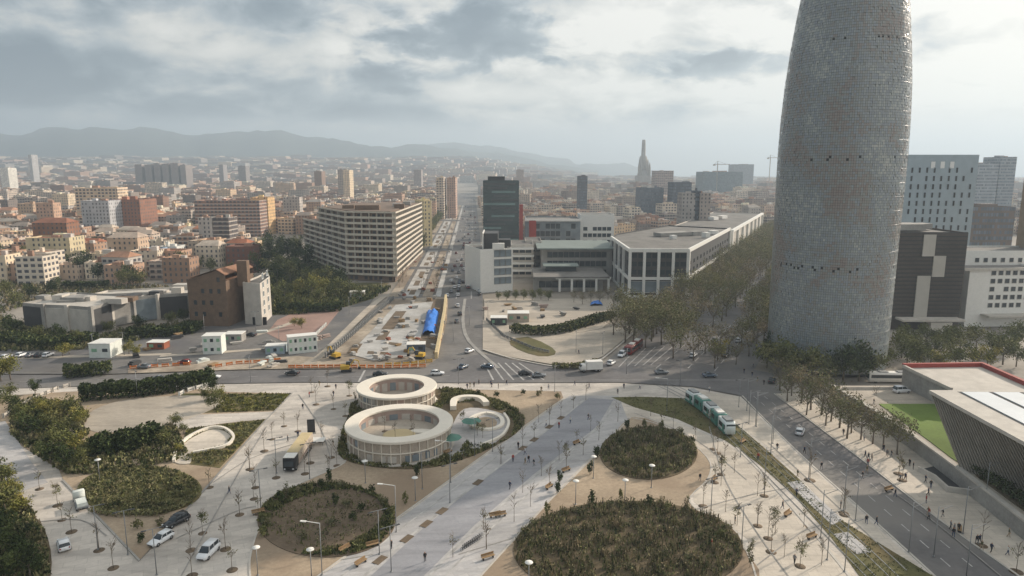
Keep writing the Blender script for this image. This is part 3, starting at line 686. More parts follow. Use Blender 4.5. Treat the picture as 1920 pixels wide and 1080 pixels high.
q = FR[1].lerp(FR[2], .4).lerp(zc, .35); boxes(t, 'roof_hut', 'brick', [((q.x, q.y, 39.5), (14, 8, 3), .1), ((q.x + 16, q.y + 16, 39.5), (6, 6, 2.8), .1), ((q.x - 14, q.y + 12, 39.2), (7, 5, 2.4), .1)])
q = FR[2].lerp(FR[3], .5).lerp(zc, .3); boxes(t, 'roof_hut', 'grey', [((q.x, q.y, 39.3), (5, 9, 2.6), .1), ((q.x + 3, q.y + 22, 39.3), (5, 7, 2.6), .1)])
for k in range(3): FOOT.append((C_.x - 12 - k * 14, C_.y + 30 + 10 * k, 30))
landmark('the balcony apartment block', 690, 450)

# --- white corner building and its dark upper part, foot of the avenue on the right
A, B = G(901, 549).xy, G(961, 545).xy; n = Vector((A.y - B.y, B.x - A.x)).normalized(); h = HT(930, 548, 467)
t, P, H = house('white_office', 'white office block with tall slot windows at the avenue corner', [A, B, B + n * 26, A + n * 26], h, 'white', 'roofg', lm='the white corner office')
windows(t, P[0].lerp(P[1], .38), P[1], 3.5, 4.6, 4, 3, 3.2, 3.4, 'glassb', 'grey')
c = n * 3 + (P[0] + P[1]) / 2
boxes(t, 'roof_volume', 'dgrey', [((P[0].x + 5.2, P[0].y + 13, H + 3.5), (7, 16, 8), 0), ((P[0].x + 12, P[0].y + 17, H + 1.5), (6, 8, 4), 0)])
boxes(t, 'roof_screen', 'white', [((P[0].x + 1.2, P[0].y + 12, H + 4), (.5, 20, 8), 0), ((P[0].x + 9, P[0].y + 4, H + 1.2), (6, 3, 3), 0)])
A, B = G(958, 520).xy, G(1000, 520).xy
t, P, H = house('white_annex', 'low white terraced annex with open decks behind the white corner office', [A, B, B + Vector((0, 26)), A + Vector((0, 26))], 19, 'conc', 'roofg')
for k in range(4):
    boxes(t, 'balcony', 'white', [((0, P[0].y - 1, 4.2 + k * 4.2), ((B - A).length + .6, 2, 1.0), 0)])
windows(t, P[0], P[1], 1, 4.2, 4, 3, 3, 2.4, 'glass', 'dgrey')

# --- dark green glass tower
d = 560; X0, X1 = [(x - 960) / F * (d * cp + 30 * sp) for x in (906, 973)]
t, P, H = house('glass_tower', 'dark green glass office tower with uneven dark bands by the avenue', [(X0, d), (X1, d), (X1, d + 24), (X0, d + 24)], 53, 'dgreen' if 'dgreen' in MAT else 'dgrey', 'roofg', lm='the dark green glass tower')
MAT['gt'] = M('green curtain wall', lin(46, 62, 62), .25, .3, .1, spec=.6); MAT['gt2'] = M('pale green glass', lin(98, 122, 120), .25, .25, .1, spec=.6)
for o in kids(t):
    if o.name.startswith('wall'): o.data.materials[0] = MAT['gt']
rg = random.Random(8)
for k in range(15):
    w = rg.uniform(.35, .95) * (X1 - X0); cx = rg.uniform(-1, 1) * (X1 - X0 - w) / 2
    boxes(t, 'window_band', 'dgrey' if k % 3 else 'gt2', [((cx, -12.1, 5 + k * 3.25), (w, .3, 1.5), 0)])
    boxes(t, 'window_band', 'gt2', [((X1 - X0) / 2 + .1, rg.uniform(-4, 4), 5 + k * 3.25)and(((X1 - X0) / 2 + .05, rg.uniform(-4, 4), 5 + k * 3.25), (.3, rg.uniform(8, 14), 1.4), 0)])
boxes(t, 'roof_plant', 'dark', [((-4, 0, H + 1.5), (14, 10, 3.6), 0)]); boxes(t, 'stair_shaft', 'red', [((X1 - X0) / 2 + 1.8, -10, 15)and(((X1 - X0) / 2 + 1.8, -10, 17), (3, 3, 34), 0)])

# --- museum / mall group
A, B = G(985, 492).xy, G(1087, 492).xy
t, P, H = house('glass_hall', 'low glazed hall under a white roof frame with a red box beside it', [A, B, B + Vector((0, 30)), A + Vector((0, 30))], HT(1040, 492, 411), 'glassb', 'roofg')
boxes(t, 'fascia', 'white', [((0, P[0].y - .6, H - .6), ((B - A).length + 1, 1.4, 1.5), 0)]); windows(t, P[0], P[1], 2, 5, 5, 9, 3, 3.6, 'glass', 'grey', .1)
A, B = G(992, 500).xy, G(1005, 500).xy; t, P, H = house('red_lift_tower', 'bright red box tower with a dark foot behind the museum', [A, B, B + Vector((0, 7)), A + Vector((0, 7))], HT(998, 500, 415), 'red', 'red', lm='the red box tower')
boxes(t, 'plinth', 'dark', [((0, 0, 4), ((B - A).length + .4, 7.4, 8), 0)])
A, B = G(1087, 488).xy, G(1150, 488).xy
t, P, H = house('white_terraced_block', 'white terraced block with stepped open decks behind the mall', [A, B, B + Vector((0, 22)), A + Vector((0, 22))], HT(1120, 488, 402), 'white', 'roofg')
windows(t, P[0], P[1], 2, 4.4, 5, 6, 2.8, 2.6, 'glass', 'white', .1)
A, B = G(1015, 525).xy, G(1147, 525).xy
t, P, H = house('green_roof_hall', 'wide hall with a flat grey-green roof and deep eaves', [A, B, B + Vector((0, 42)), A + Vector((0, 42))], HT(1080, 525, 467), 'grey', 'roofg')
MAT['groof'] = M('grey-green roof', lin(122, 132, 128), .8, .15, .1, var2=.1, scale2=1); boxes(t, 'eaves', 'groof', [((0, -1, H + .4), ((B - A).length + 5, 46, .7), 0)])
windows(t, P[0], P[1], 2, 5, 3, 11, 2.6, 3, 'glass', 'dgrey')
A, B = G(1000, 545).xy, G(1130, 545).xy
t, P, H = house('museum', 'low museum hall with white framed bays and broad dark roof', [A, B, B + Vector((4, 30)), A + Vector((2, 30))], HT(1065, 545, 520), 'grey', 'roofg', lm='the low museum hall')
boxes(t, 'roof_slab', 'roofg', [((0, -1, H + .3), ((B - A).length + 3, 34, .8), 0)])
boxes(t, 'raised_roof', 'groof', [((-4, 6, H + 3.6), (19, 12, .6), 0)]); boxes(t, 'raised_wall', 'glass', [((-4, 6, H + 1.9), (16, 9, 2.8), 0)])
for k in range(5): boxes(t, 'column', 'white', [((-6 + k * 6.2, P[0].y - 2.2, 3.4), (1.1, 1.1, 6.8), 0)])
boxes(t, 'fascia', 'white', [((6, P[0].y - 2.2, 7), (28, 1.3, 1.0), 0)]); windows(t, P[0], P[1], 1, 5, 1, 9, 3, 3.2, 'glass', 'dgrey')
A, B = G(985, 512).xy, G(1015, 512).xy
t, P, H = house('beige_hall', 'plain beige block between the white office and the hall', [A, B, B + Vector((0, 26)), A + Vector((0, 26))], HT(1000, 512, 452), 'conc', 'roofg')
windows(t, P[0], P[1], 3, 4.5, 3, 3, 2, 2, 'glass', 'grey')
# white-framed mall wedge with its long wing
a0, a1, a2, a3 = G(1146, 520).xy, G(1179, 557).xy, G(1286, 558).xy, G(1364, 494).xy; h = HT(1230, 557, 467)
t, P, H = house('framed_mall', 'grey mall wedge with tall white frames round dark bays', [a0, a1, a2, a3, a3 + Vector((-34, 26)), a0 + Vector((6, 20))], h, 'dgrey', 'roofg', lm='the white framed mall')
org = Vector(t.location[:2]); seg = [p - org for p in (a0, a1, a2, a3)]
for z, hh in ((H - .5, 1.8), (H * .40, 1.3), (.6, 1.0)):
    b = MB(); band(b, seg, -.1, .9, z - hh / 2, z + hh / 2); b.build('frame_beam', MAT['white'], t)
for i, n in ((0, 4), (1, 4), (2, 1)):
    for k in range(n + 1 if i == 2 else n):
        p = seg[i].lerp(seg[i + 1], k / n); dd = seg[i + 1] - seg[i]; nn = Vector((dd.y, -dd.x)).normalized() * .45
        boxes(t, 'frame_post', 'white', [((p.x + nn.x, p.y + nn.y, H / 2), (1.3, 1.5, H), atan2(dd.y, dd.x))])
for i, c_ in ((0, 5), (1, 8)): windows(t, seg[i], seg[i + 1], H * .44, H * .17, 3, c_, 2.7, 2.4, 'glass', 'dgrey', 0, .01)
windows(t, seg[1], seg[2], 1.2, H * .34, 1, 4, 7, 5.5, 'glassb', 'white', 0, .01); windows(t, seg[2], seg[3], H * .1, H * .17, 4, 14, 2.6, 2.0, 'glass', 'dgrey', 0, .02)
q = (seg[1] + seg[2] + seg[3] + seg[3]) / 4; boxes(t, 'roof_hut', 'white', [((q.x + 4, q.y + 2, H + 1), (3, 4, 3), .4), ((q.x + 14, q.y + 22, H + .8), (5, 4, 2.2), .4), ((q.x - 16, q.y - 4, H + .4), (3, 3, 2), .4)])
boxes(t, 'roof_plant', 'grey', [((q.x - 12, q.y + 14, H + .6), (22, 8, 2), .4), ((q.x + 2, q.y + 18, H + .6), (8, 6, 2.4), .5)])
d0, d1 = G(1368, 492).xy, G(1426, 442).xy
t, P, H = house('white_wing', 'pale ribbed wing continuing the mall along the boulevard trees', [d0, d1, d1 + Vector((-40, 20)), d0 + Vector((-34, 30))], HT(1368, 492, 432), 'conc', 'roofg')
org = Vector(t.location[:2]); e0, e1 = d0 - org, d1 - org
for k in range(8): p = e0.lerp(e1, k / 7); boxes(t, 'rib', 'white', [((p.x + .5, p.y - .5, H / 2), (2.4, 1.6, H), atan2((e1 - e0).y, (e1 - e0).x))])
boxes(t, 'cornice', 'white', [(((e0 + e1) / 2).to_3d() + Vector((.4, -.6, H - .4)), ((e1 - e0).length, 2, 1.6), atan2((e1 - e0).y, (e1 - e0).x))])
boxes(t, 'roof_hut', 'white', [((-8, -4, H + 1), (8, 5, 2.4), .8), ((4, 12, H + 1), (9, 5, 2.4), .8)])

# --- right of the tower
def block_d(name, label, x0, x1, d, yt, depth, wallm, roofm='roofg', lm=None, rz=0):
    X0, X1 = [(x - 960) / F * (d * cp + 25 * sp) for x in (x0, x1)]; dy = -(yt - 540) / F; h = CAMH + d * (-sp + dy * cp) / (cp + dy * sp)
    A, B = Vector((X0, d)), Vector((X1, d)); B = A + Matrix.Rotation(rz, 2) @ (B - A); u = (B - A).normalized(); n = Vector((-u.y, u.x))
    return house(name, label, [A, B, B + n * depth, A + n * depth], h, wallm, roofm, lm=lm)
MAT['pblue'] = M('pale blue-grey panels', lin(150, 166, 176), .5, .08, .2, spec=.4)
t, P, H = block_d('perforated_office', 'tall pale blue-grey office block peppered with small dark windows', 1690, 1824, 345, 290, 30, 'pblue', rz=.02, lm='the pale blue office block')
windows(t, P[0], P[1], 22, 4.1, 10, 9, 1.0, 2.6, 'dark', 'pblue', .22, .03); windows(t, P[1], P[2], 22, 4.1, 10, 4, 1.0, 2.6, 'dark', 'pblue', .3, .05)
windows(t, P[0], P[1], H - 7.5, 5, 1, 3, 2.2, 3.4, 'lamp', 'pblue', 0, .3)
MAT['dk'] = M('dark banded cladding', lin(74, 68, 64), .6, .2, .12, var2=.15, scale2=1)
t, P, H = block_d('dark_hotel', 'near-black banded block with three big pale panels', 1684, 1813, 258, 436, 30, 'dk', rz=-.02, lm='the dark block with pale panels')
W = (P[1] - P[0]).length; ang = atan2((P[1] - P[0]).y, (P[1] - P[0]).x); MAT['pp'] = M('pale panel', lin(178, 174, 166), .7, .05, .3)
def onf(f, o=.25): p = P[0].lerp(P[1], f); d_ = (P[1] - P[0]).normalized(); return (p.x + d_.y * o, p.y - d_.x * o)
for f, z0, z1, w in ((.45, .76, .98, 4.6), (.62, .55, .765, 4.6), (.42, .10, .56, 5.0)):
    x, y = onf(f); boxes(t, 'pale_panel', 'pp', [((x, y, H * (z0 + z1) / 2), (w, .4, H * (z1 - z0)), ang)])
for k in range(22): x, y = onf(.5, .1); boxes(t, 'cladding_band', 'dark', [((x, y, 5 + k * 1.55), (W - .6, .2, .32), ang)])
x, y = onf(.05, -6); boxes(t, 'canopy', 'conc', [((0, -17, 4.6), (W * .9, 7, .8), ang), ((3, -19, 2.2), (8, 3, 3.4), ang)]); boxes(t, 'roof_plant', 'grey', [((-3, 2, H + 1), (14, 10, 2.4), .1), ((8, 6, H + 1), (4, 6, 2), .1)])
t, P, H = block_d('white_hotel', 'white hotel slab with dark square windows at the right edge', 1816, 1990, 290, 470, 20, 'white', lm='the white hotel')
windows(t, P[0], P[1], H - 6, 4, 1, 9, 1.6, 1.8, 'glass', 'grey', .2)
t, P, H = block_d('white_hotel_wing', 'nearer white hotel wing with rows of paired windows', 1826, 1990, 262, 505, 16, 'white', rz=.06)
windows(t, P[0].lerp(P[1], .18), P[1], 7, 3.2, 5, 8, 1.7, 1.7, 'glass', 'grey', .1); boxes(t, 'canopy', 'conc', [((4, -10, 5), (28, 5, .6), .06)])
boxes(t, 'parapet', 'conc', [((0, -8.3, H), (38, .9, 1), .06)])
MAT['bb'] = M('ochre banded stone', lin(150, 132, 112), .8, .12, .3)
t, P, H = block_d('ochre_tower', 'ochre ribbed high-rise cut by the right edge of the view', 1946, 2030, 300, 290, 12, 'bb')
for k in range(20): boxes(t, 'floor_band', 'conc', [((0, P[0].y - .2, 6 + k * 3.2), ((P[1] - P[0]).length + .4, .5, .5), 0)])
windows(t, P[0], P[1], 30, 3.2, 11, 6, 1.6, 1.6, 'glass', 'bb', 0, .04)
blk('brown_office', 'broad brown-grey office with a white roof edge right of the pale blue block', 1822, 1902, 0, 388, 40, (112, 100, 94), (190, 188, 184), 2, d=420, seed=3)
blk('pale_office', 'pale distant office with a raised corner block at right', 1828, 1866, 0, 306, 40, (150, 158, 166), d=800, style=2, seed=4)
blk('pale_office_corner', 'raised grey end of the pale distant office at right', 1868, 1898, 0, 294, 30, (140, 148, 156), d=810, style=2, seed=5)

# --- left foreground: brick school, dark stair, grey wing
wl, wr = G(357, 610).xy, G(429, 612).xy; h0 = HT(390, 611, 526); n = Vector((wl.y - wr.y, wr.x - wl.x)).normalized()
t, P, H = house('brick_school', 'brown brick school block with a sloping gabled top and tall chimney', [wl, wr, wr + n * 22, wl + n * 22], h0, 'brick', 'tile', lm='the brown brick school')
b = MB(); W = (wr - wl).length; q = P[0]; u = (P[1] - P[0]).normalized(); pk = P[0].lerp(P[1], .78)
for a_, c_, zz in ((P[0], pk, 0), (pk, P[1], 0)): pass
gb = [(P[0], H), (pk, H + 4.2), (P[1], H + 2.2)]
for s in (0, 1):
    b = MB(); b.face([(p.x + n.x * 21.5 * s, p.y + n.y * 21.5 * s, z) for p, z in ((P[0], H - .2), (P[1], H - .2))] + [(p.x + n.x * 21.5 * s, p.y + n.y * 21.5 * s, z) for p, z in reversed(gb)]); b.build('gable', MAT['brick'], t)
b = MB()
for i in (0, 1):
    (p, z), (r, z2) = gb[i], gb[i + 1]; k = n * 22.2
    for dz in (0, .35): b.face([(p.x - n.x * .4, p.y - n.y * .4, z + dz), (r.x - n.x * .4, r.y - n.y * .4, z2 + dz), (r.x + k.x, r.y + k.y, z2 + dz), (p.x + k.x, p.y + k.y, z + dz)])
b.build('roof_slope', MAT['tile'], t)
windows(t, P[0], P[1], 2.6, 4.6, 4, 4, 1.3, 1.9, 'glass', 'brick', .25); boxes(t, 'chimney', 'brick', [((P[1].x + 4, P[1].y + 8, H + 2), (4, 3, 10), 0)])
A, B = G(429, 592).xy, G(459, 592).xy
t, P, H = house('dark_stair_tower', 'black stair tower between the brick school and the grey wing', [A, B, B + Vector((0, 10)), A + Vector((0, 10))], HT(444, 592, 516), 'dark', 'dark')
windows(t, P[0], P[1], 2, 3.2, 5, 2, 1.4, 1.2, 'glassb', 'dark')
A, B, C = G(460, 607).xy, G(492, 610).xy, G(510, 592).xy
t, P, H = house('grey_school_wing', 'light grey blank school wing with a white glazed end', [A, B, C, C + Vector((-6, 14)), A + Vector((0, 16))], HT(476, 608, 530), 'conc', 'roofg')
org = Vector(t.location[:2]); windows(t, B - org, C - org, 3, 3.6, 5, 2, 2.4, 2.2, 'glassb', 'white', 0, .05); boxes(t, 'plinth', 'dark', [(((A + B) / 2 - org).to_3d() + Vector((2.5, -.1, 1.6)), (5.5, .5, 3.2), 0)])
# low curved concrete building
pts = [(48, 616), (88, 620), (132, 622), (176, 626), (214, 612), (255, 604), (300, 598), (356, 594)]
g = [G(*q).xy for q in pts]; bkp = [p + Vector((6, 24)) for p in reversed(g)]
t, P, H = house('low_curved_school', 'long low curved concrete building with flat stepped roofs', g + bkp, 10.2, 'grey', 'conc', lm='the low curved concrete building')
org = Vector(t.location[:2])
for i in range(7):
    a_, c_ = g[i] - org, g[i + 1] - org; f = ('dgrey', 'conc', 'conc', 'dgrey', 'grey', 'glassb', 'dgrey')[i]
    b = MB(); band(b, [a_.lerp(c_, .04), a_.lerp(c_, .96)] if a_.x < c_.x else [c_, a_], .02, .5, .5, H - 1.2); b.build('wall_panel', MAT[f], t)
    if i in (0, 3, 5, 6): windows(t, a_, c_, 1, 4.2, 2, 5, 1.7, 2.6, 'glass', 'grey', 0, .06)
org = Vector(t.location[:2]); rg = random.Random(31)
for k in range(16):
    u = rg.uniform(0, 6.6); i = int(u); p = (g[i].lerp(g[i + 1], u - i) - org) + Vector((rg.uniform(0, 4), rg.uniform(4, 20))); hh = rg.uniform(.6, 2.4); b = MB(); b.box((p.x, p.y, H + hh / 2 - .65), (rg.uniform(3, 10), rg.uniform(3, 7), hh), rg.uniform(-.2, .2)); b.build('roof_step', MAT[rg.choice(('conc', 'grey', 'dgrey', 'brick', 'conc'))], t)
for i in range(1, 7):
    p = g[i] - org; b = MB(); b.box((p.x, p.y - .4, H / 2), (1.2, 1.6, H + .8), rg.uniform(-.3, .3)); b.build('pier', MAT[('conc', 'grey')[i % 2]], t)
A, B = G(165, 590).xy, G(320, 580).xy
t2, P, H = house('upper_storey', 'set back tan upper storey with square windows on the low curved building', [A, B, B + Vector((2, 12)), A + Vector((2, 12))], HT(240, 585, 549), 'conc', 'conc')
windows(t2, P[0], P[1], H - 3.6, 3, 1, 10, 1.6, 1.7, 'glass', 'brick')
# other blocks one can tell apart on the left
S = dict
blk('cream_apartments', 'cream apartment house with vertical rows of dark balconies', 55, 134, 512, 446, 16, (200, 186, 154), (150, 90, 66), 0, .05, seed=11, lm='the cream apartment house')
blk('red_roofed_house', 'rust-red roofed house behind the cream apartments', 68, 132, 492, 418, 14, (142, 104, 84), (146, 100, 80), 0, hip=True, seed=12)
blk('gabled_house', 'pinkish gabled house with arched windows beside the pale blue house', 206, 262, 507, 446, 14, (188, 164, 142), (178, 160, 144), 0, .03, hip=True, seed=13)
blk('blue_house', 'small pale blue house in the left city', 266, 299, 506, 467, 12, (150, 170, 190), (160, 150, 140), 0, seed=14, lm='the pale blue house')
blk('white_house', 'low white flat-roofed house right of the pale blue house', 300, 334, 500, 462, 12, (205, 205, 200), (220, 218, 212), 0, seed=15)
blk('white_balcony_tower', 'white apartment tower with dark stacked balconies', 376, 402, 478, 408, 16, (190, 182, 174), (150, 146, 142), 0, seed=16, lm='the white balcony tower')
blk('dark_balcony_block', 'dark fronted block with white balcony bands beside the white tower', 403, 433, 478, 408, 16, (98, 88, 84), (150, 146, 142), 1, seed=17)
blk('rust_block', 'broad rust-red brick block in the left city', 206, 262, 0, 374, 30, (146, 106, 88), (156, 114, 94), 0, d=620, seed=18, lm='the rust-red block')
blk('red_house', 'dark red brick house in front of the tree mass', 426, 476, 512, 462, 14, (122, 86, 74), (138, 104, 90), 0, seed=19)
blk('long_brick_row', 'long brown brick apartment row with bright roof edge', 364, 486, 0, 376, 22, (142, 108, 92), (208, 170, 148), 1, d=640, seed=20, lm='the long brown brick row')
blk('ochre_block', 'warm ochre apartment tower left of centre', 470, 502, 0, 370, 20, (206, 172, 126), (180, 160, 140), 0, d=660, seed=21)
blk('cream_long_block', 'cream sunlit apartment block with bright upper floors', 142, 218, 0, 352, 24, (212, 186, 156), (204, 196, 184), 1, .1, d=700, seed=22, lm='the cream sunlit block')
blk('pale_block', 'pale grey block with a side bay below the cream sunlit block', 152, 204, 0, 376, 20, (178, 178, 180), (180, 174, 168), 0, d=600, seed=23)
blk('yellow_avenue_block', 'narrow yellow-cream building end beside the avenue', 796, 812, 462, 376, 20, (222, 202, 158), (190, 180, 160), 0, .5, seed=24, lm='the yellow avenue building')
blk('orange_avenue_block', 'orange-pink apartment tower far up the avenue', 838, 854, 0, 333, 30, (180, 152, 136), (170, 150, 136), 0, d=900, seed=25, lm='the orange-pink tower')
blk('cream_avenue_tower', 'cream apartment slab beside the orange-pink tower', 818, 832, 0, 333, 30, (196, 178, 156), (180, 160, 140), 1, d=880, seed=26)
blk('dark_slim_tower', 'slim dark grey office tower right of centre', 1084, 1101, 0, 330, 18, (92, 92, 98), (120, 118, 118), 2, d=900, seed=27, lm='the slim dark tower')
blk('stone_tower_left', 'stone-grey apartment tower with dark slot behind the mall', 1278, 1303, 0, 362, 16, (158, 152, 148), (170, 166, 160), 0, d=560, seed=28, lm='the stone-grey twin towers')
blk('stone_tower_right', 'stone-grey tower right of the dark slot behind the mall', 1312, 1332, 0, 362, 16, (162, 150, 142), (170, 166, 160), 0, d=560, seed=29)
blk('dark_slot_core', 'dark recessed core between the two stone-grey towers', 1303, 1313, 0, 358, 14, (80, 84, 94), (120, 120, 120), 2, d=563, seed=30)
blk('brown_far_tower', 'square brown tower block near the skyline right of centre', 1229, 1262, 0, 320, 40, (150, 130, 126), (160, 150, 146), 1, d=1300, seed=31)
blk('blue_grey_block', 'wide dark blue-grey block behind the stone towers', 1262, 1296, 0, 342, 30, (86, 92, 102), (120, 120, 120), 2, d=800, seed=32)
blk('flat_grey_hall', 'dark grey slab block left of the stone towers', 1200, 1244, 0, 352, 30, (104, 108, 116), (120, 120, 120), 2, d=820, seed=33)
blk('broad_blue_mass', 'broad hazy blue-grey block against the right skyline', 1318, 1392, 0, 322, 60, (104, 118, 124), (120, 124, 126), 2, d=1500, seed=34)
blk('skyline_hall', 'pale domed hall standing above the right skyline', 1376, 1412, 0, 308, 60, (130, 136, 142), (140, 146, 150), 2, d=2100, seed=35)
for i, (x0, x1, yt) in enumerate(((255, 268, 308), (274, 286, 309), (291, 302, 306), (306, 318, 307), (322, 336, 306), (340, 350, 309))):
    o = blk('slab_tower', '%s of the six grey-brown slab towers in a row below the hills' % ('first from left', 'second from left', 'third from left', 'fourth from left', 'fifth from left', 'last')[i], x0, x1, 0, yt, 40, (132, 120, 118), (140, 134, 130), 1, d=1900, seed=40 + i); o['group'] = 'slab towers below the hills'
for i, (x0, x1, yt, d_) in enumerate(((412, 420, 309, 2100), (448, 462, 311, 2000), (590, 604, 321, 1500), (634, 654, 318, 1350), (644, 656, 319, 1200), (776, 790, 318, 1700), (968, 982, 318, 1700), (58, 64, 290, 2300))):
    blk('point_block', ('slim pale slab tower in the haze left of centre', 'grey tower pair in the haze left of centre', 'brown tower with a stepped top before the hills', 'broad tan tower with a bright right side', 'cream tower end beside the broad tan tower', 'hazy tower block close to the avenue end', 'tan tower block just right of the avenue end', 'thin pale tower standing high at far left')[i], x0, x1, 0, yt, 30, ((150, 146, 146), (128, 124, 126), (140, 116, 100), (160, 140, 124), (214, 196, 168), (150, 140, 140), (160, 146, 138), (190, 190, 192))[i], (150, 146, 140), i % 2, d=d_, seed=60 + i)
# basilica on the skyline
X = (1205 - 960) / F * (1900 * cp + 20 * sp); t = empty('basilica_spire', (X, 1900, 0)); tag(t, 'tall pointed basilica spire in the haze on the right skyline', 'church'); FOOT.append((X, 1900, 60))
b = MB(); b.box((0, 0, 25), (34, 50, 50)); b.box((0, 0, 57), (26, 36, 14), taper=.7); b.build('nave', MAT['grey'], t)
b = MB(); b.lathe([(13, 55), (12, 90), (10, 100), (6, 104), (5.6, 120), (5.0, 138), (4.4, 146)], 12); b.build('central_tower', MAT['grey'], t)
for sx, hh in ((-14, 88), (-9, 96), (10, 94), (15, 86)): b = MB(); b.lathe([(3.2, 40), (3, 70), (2, hh - 8), (.4, hh)], 8, (sx, -16, 0)); b.build('bell_tower', MAT['grey'], t)
landmark('the basilica spire', 1205, 300)
def crane(x, d, h, arm, label):
    X = (x - 960) / F * (d * cp); t = empty('tower_crane', (X, d, 0)); tag(t, label, 'crane', 'tower cranes on the skyline'); b = MB(); b.tube([(0, 0, 0), (0, 0, h)], 1.0, 4); b.build('mast', MAT['grey'], t)
    b = MB(); b.tube([(-arm * .3, 0, h - 2), (arm, 0, h - 2)], .9, 4); b.tube([(0, 0, h + 5), (arm * .7, 0, h - 1.6)], .25, 4); b.tube([(0, 0, h + 5), (-arm * .28, 0, h - 1.6)], .25, 4); b.tube([(0, 0, h - 2), (0, 0, h + 5)], .6, 4); b.build('jib', MAT['grey'], t)
    b = MB(); b.box((-arm * .28, 0, h - 3.5), (5, 2, 3)); b.build('counterweight', MAT['grey'], t)
crane(1345, 1500, 78, 26, 'tower crane with a short jib on the right skyline'); crane(1443, 1700, 96, 20, 'thin tower crane beside the round tower on the skyline'); 
# golden-lit round roofed kiosk and silo bits at far left
blk('white_drum_house', 'small white cube house high at the far left', 3, 18, 0, 315, 30, (226, 222, 212), (226, 222, 212), 0, d=1700, seed=80)

# --- city fabric
def in_gap(x, y):
    return (GVL(y) - 3 < x < GVR(y) + 3) or (DGL(y) - 2 < x < DGR(y) + 6)
PAL = [(182, 158, 134), (200, 176, 146), (172, 142, 120), (158, 128, 108), (186, 170, 154), (202, 186, 162), (150, 138, 128), (184, 152, 130), (142, 112, 96), (166, 160, 154), (204, 192, 174), (132, 122, 116)]
NAMES = ['tan', 'light sandy', 'brownish', 'dull brown', 'beige', 'cream', 'grey-brown', 'salmon', 'brick-red', 'light grey', 'off-white', 'dark grey-brown']
RPAL = [(172, 118, 88), (160, 104, 78), (176, 158, 142), (150, 142, 134), (186, 172, 156), (168, 128, 104), (140, 128, 118)]
rng = random.Random(21); CAND = []; r = 372.
while r < 5400:
    sp_ = max(16, r * .0235); x = -1.02 * r
    while x < 1.02 * r:
        X = x + rng.uniform(-.28, .28) * sp_; Y = r + rng.uniform(-.3, .3) * sp_; x += sp_ * rng.uniform(.95, 1.3)
        px, py = PX((X, Y, 0))
        if px < -140 or px > 2060 or (Y < 2700 and in_gap(px, py)): continue
        q = PX((X - sp_ * .5, Y, 0))[0], PX((X + sp_ * .5, Y, 0))[0]
        if Y < 2700 and any(in_gap(a_, py) for a_ in q): continue
        if px < 350 and py > 536: continue
        if 350 <= px < 700 and py > 500: continue
        if 470 < px < 585 and py > 440: continue
        if 560 < px < 800 and py > 452: continue
        if 905 < px < 1500 and py > 462: continue
        if 1090 < px < 1180 and 405 < py < 432: continue
        if px > 1420 and py > 440: continue
        if any(hypot(X - a_, Y - c_) < rr + sp_ * .5 for a_, c_, rr in FOOT): continue
        if rng.random() < .09: CAND.append(('tree', X, Y, sp_)); continue
        far = r > 1400
        h = rng.uniform(11, 20) * (1.25 if far else 1) + (rng.uniform(6, 16) if rng.random() < (.10 if r > 550 else .03) else 0)
        if r < 620: h = rng.uniform(8, 16)
        if px > 905 and r < 900: h *= .75
        if abs(px - GVL(py)) < 55 and 2500 > r > 600: h = rng.uniform(20, 26)
        CAND.append(('b', X, Y, sp_, h, rng.randrange(len(PAL)) if px < 905 or rng.random() < .6 else rng.choice((6, 9, 11, 4, 10)), rng.randrange(len(RPAL)), px, py))
    r += sp_ * 1.0
BL = [c for c in CAND if c[0] == 'b']; BL.sort(key=lambda c: -(c[3] * c[4] / (c[2] ** 2)))
small = MB()
for i, (_, X, Y, s, h, ci, ri, px, py) in enumerate(BL):
    w = s * rng.uniform(.8, 1.12); dd = s * rng.uniform(.6, .9); rz = GVROT + (rng.choice((0, .0, .12, -.1)) if Y < 900 else 0) + (0 if px < 1000 else .45)
    v = rng.uniform(.85, 1.1); wc = tuple(q * v * 1.08 for q in lc(*PAL[ci])); rc = lc(*RPAL[ri]); st = rng.choice((0, 0, 1)); hip = rng.random() < .22 and Y < 900
    if i < 290:
        b = MB(); city_block(b, rect((0, 0), w, dd, 0), 0, h, wc, rc, st, rng, hip=hip); o = b.build('city_house', WM, loc=(X, Y, gz(X, Y) - .15), rz=rz)
        later(o, f'{NAMES[ci]} {"tile-roofed" if hip else "flat-roofed"} city building', 'building', 'city buildings beyond the squares')
    else: city_block(small, rect((X, Y), w, dd, rz), gz(X, Y) - 1.5, h + 1.4, wc, rc, st, rng)
o = small.build('far_city', WM); o['kind'] = 'stuff'
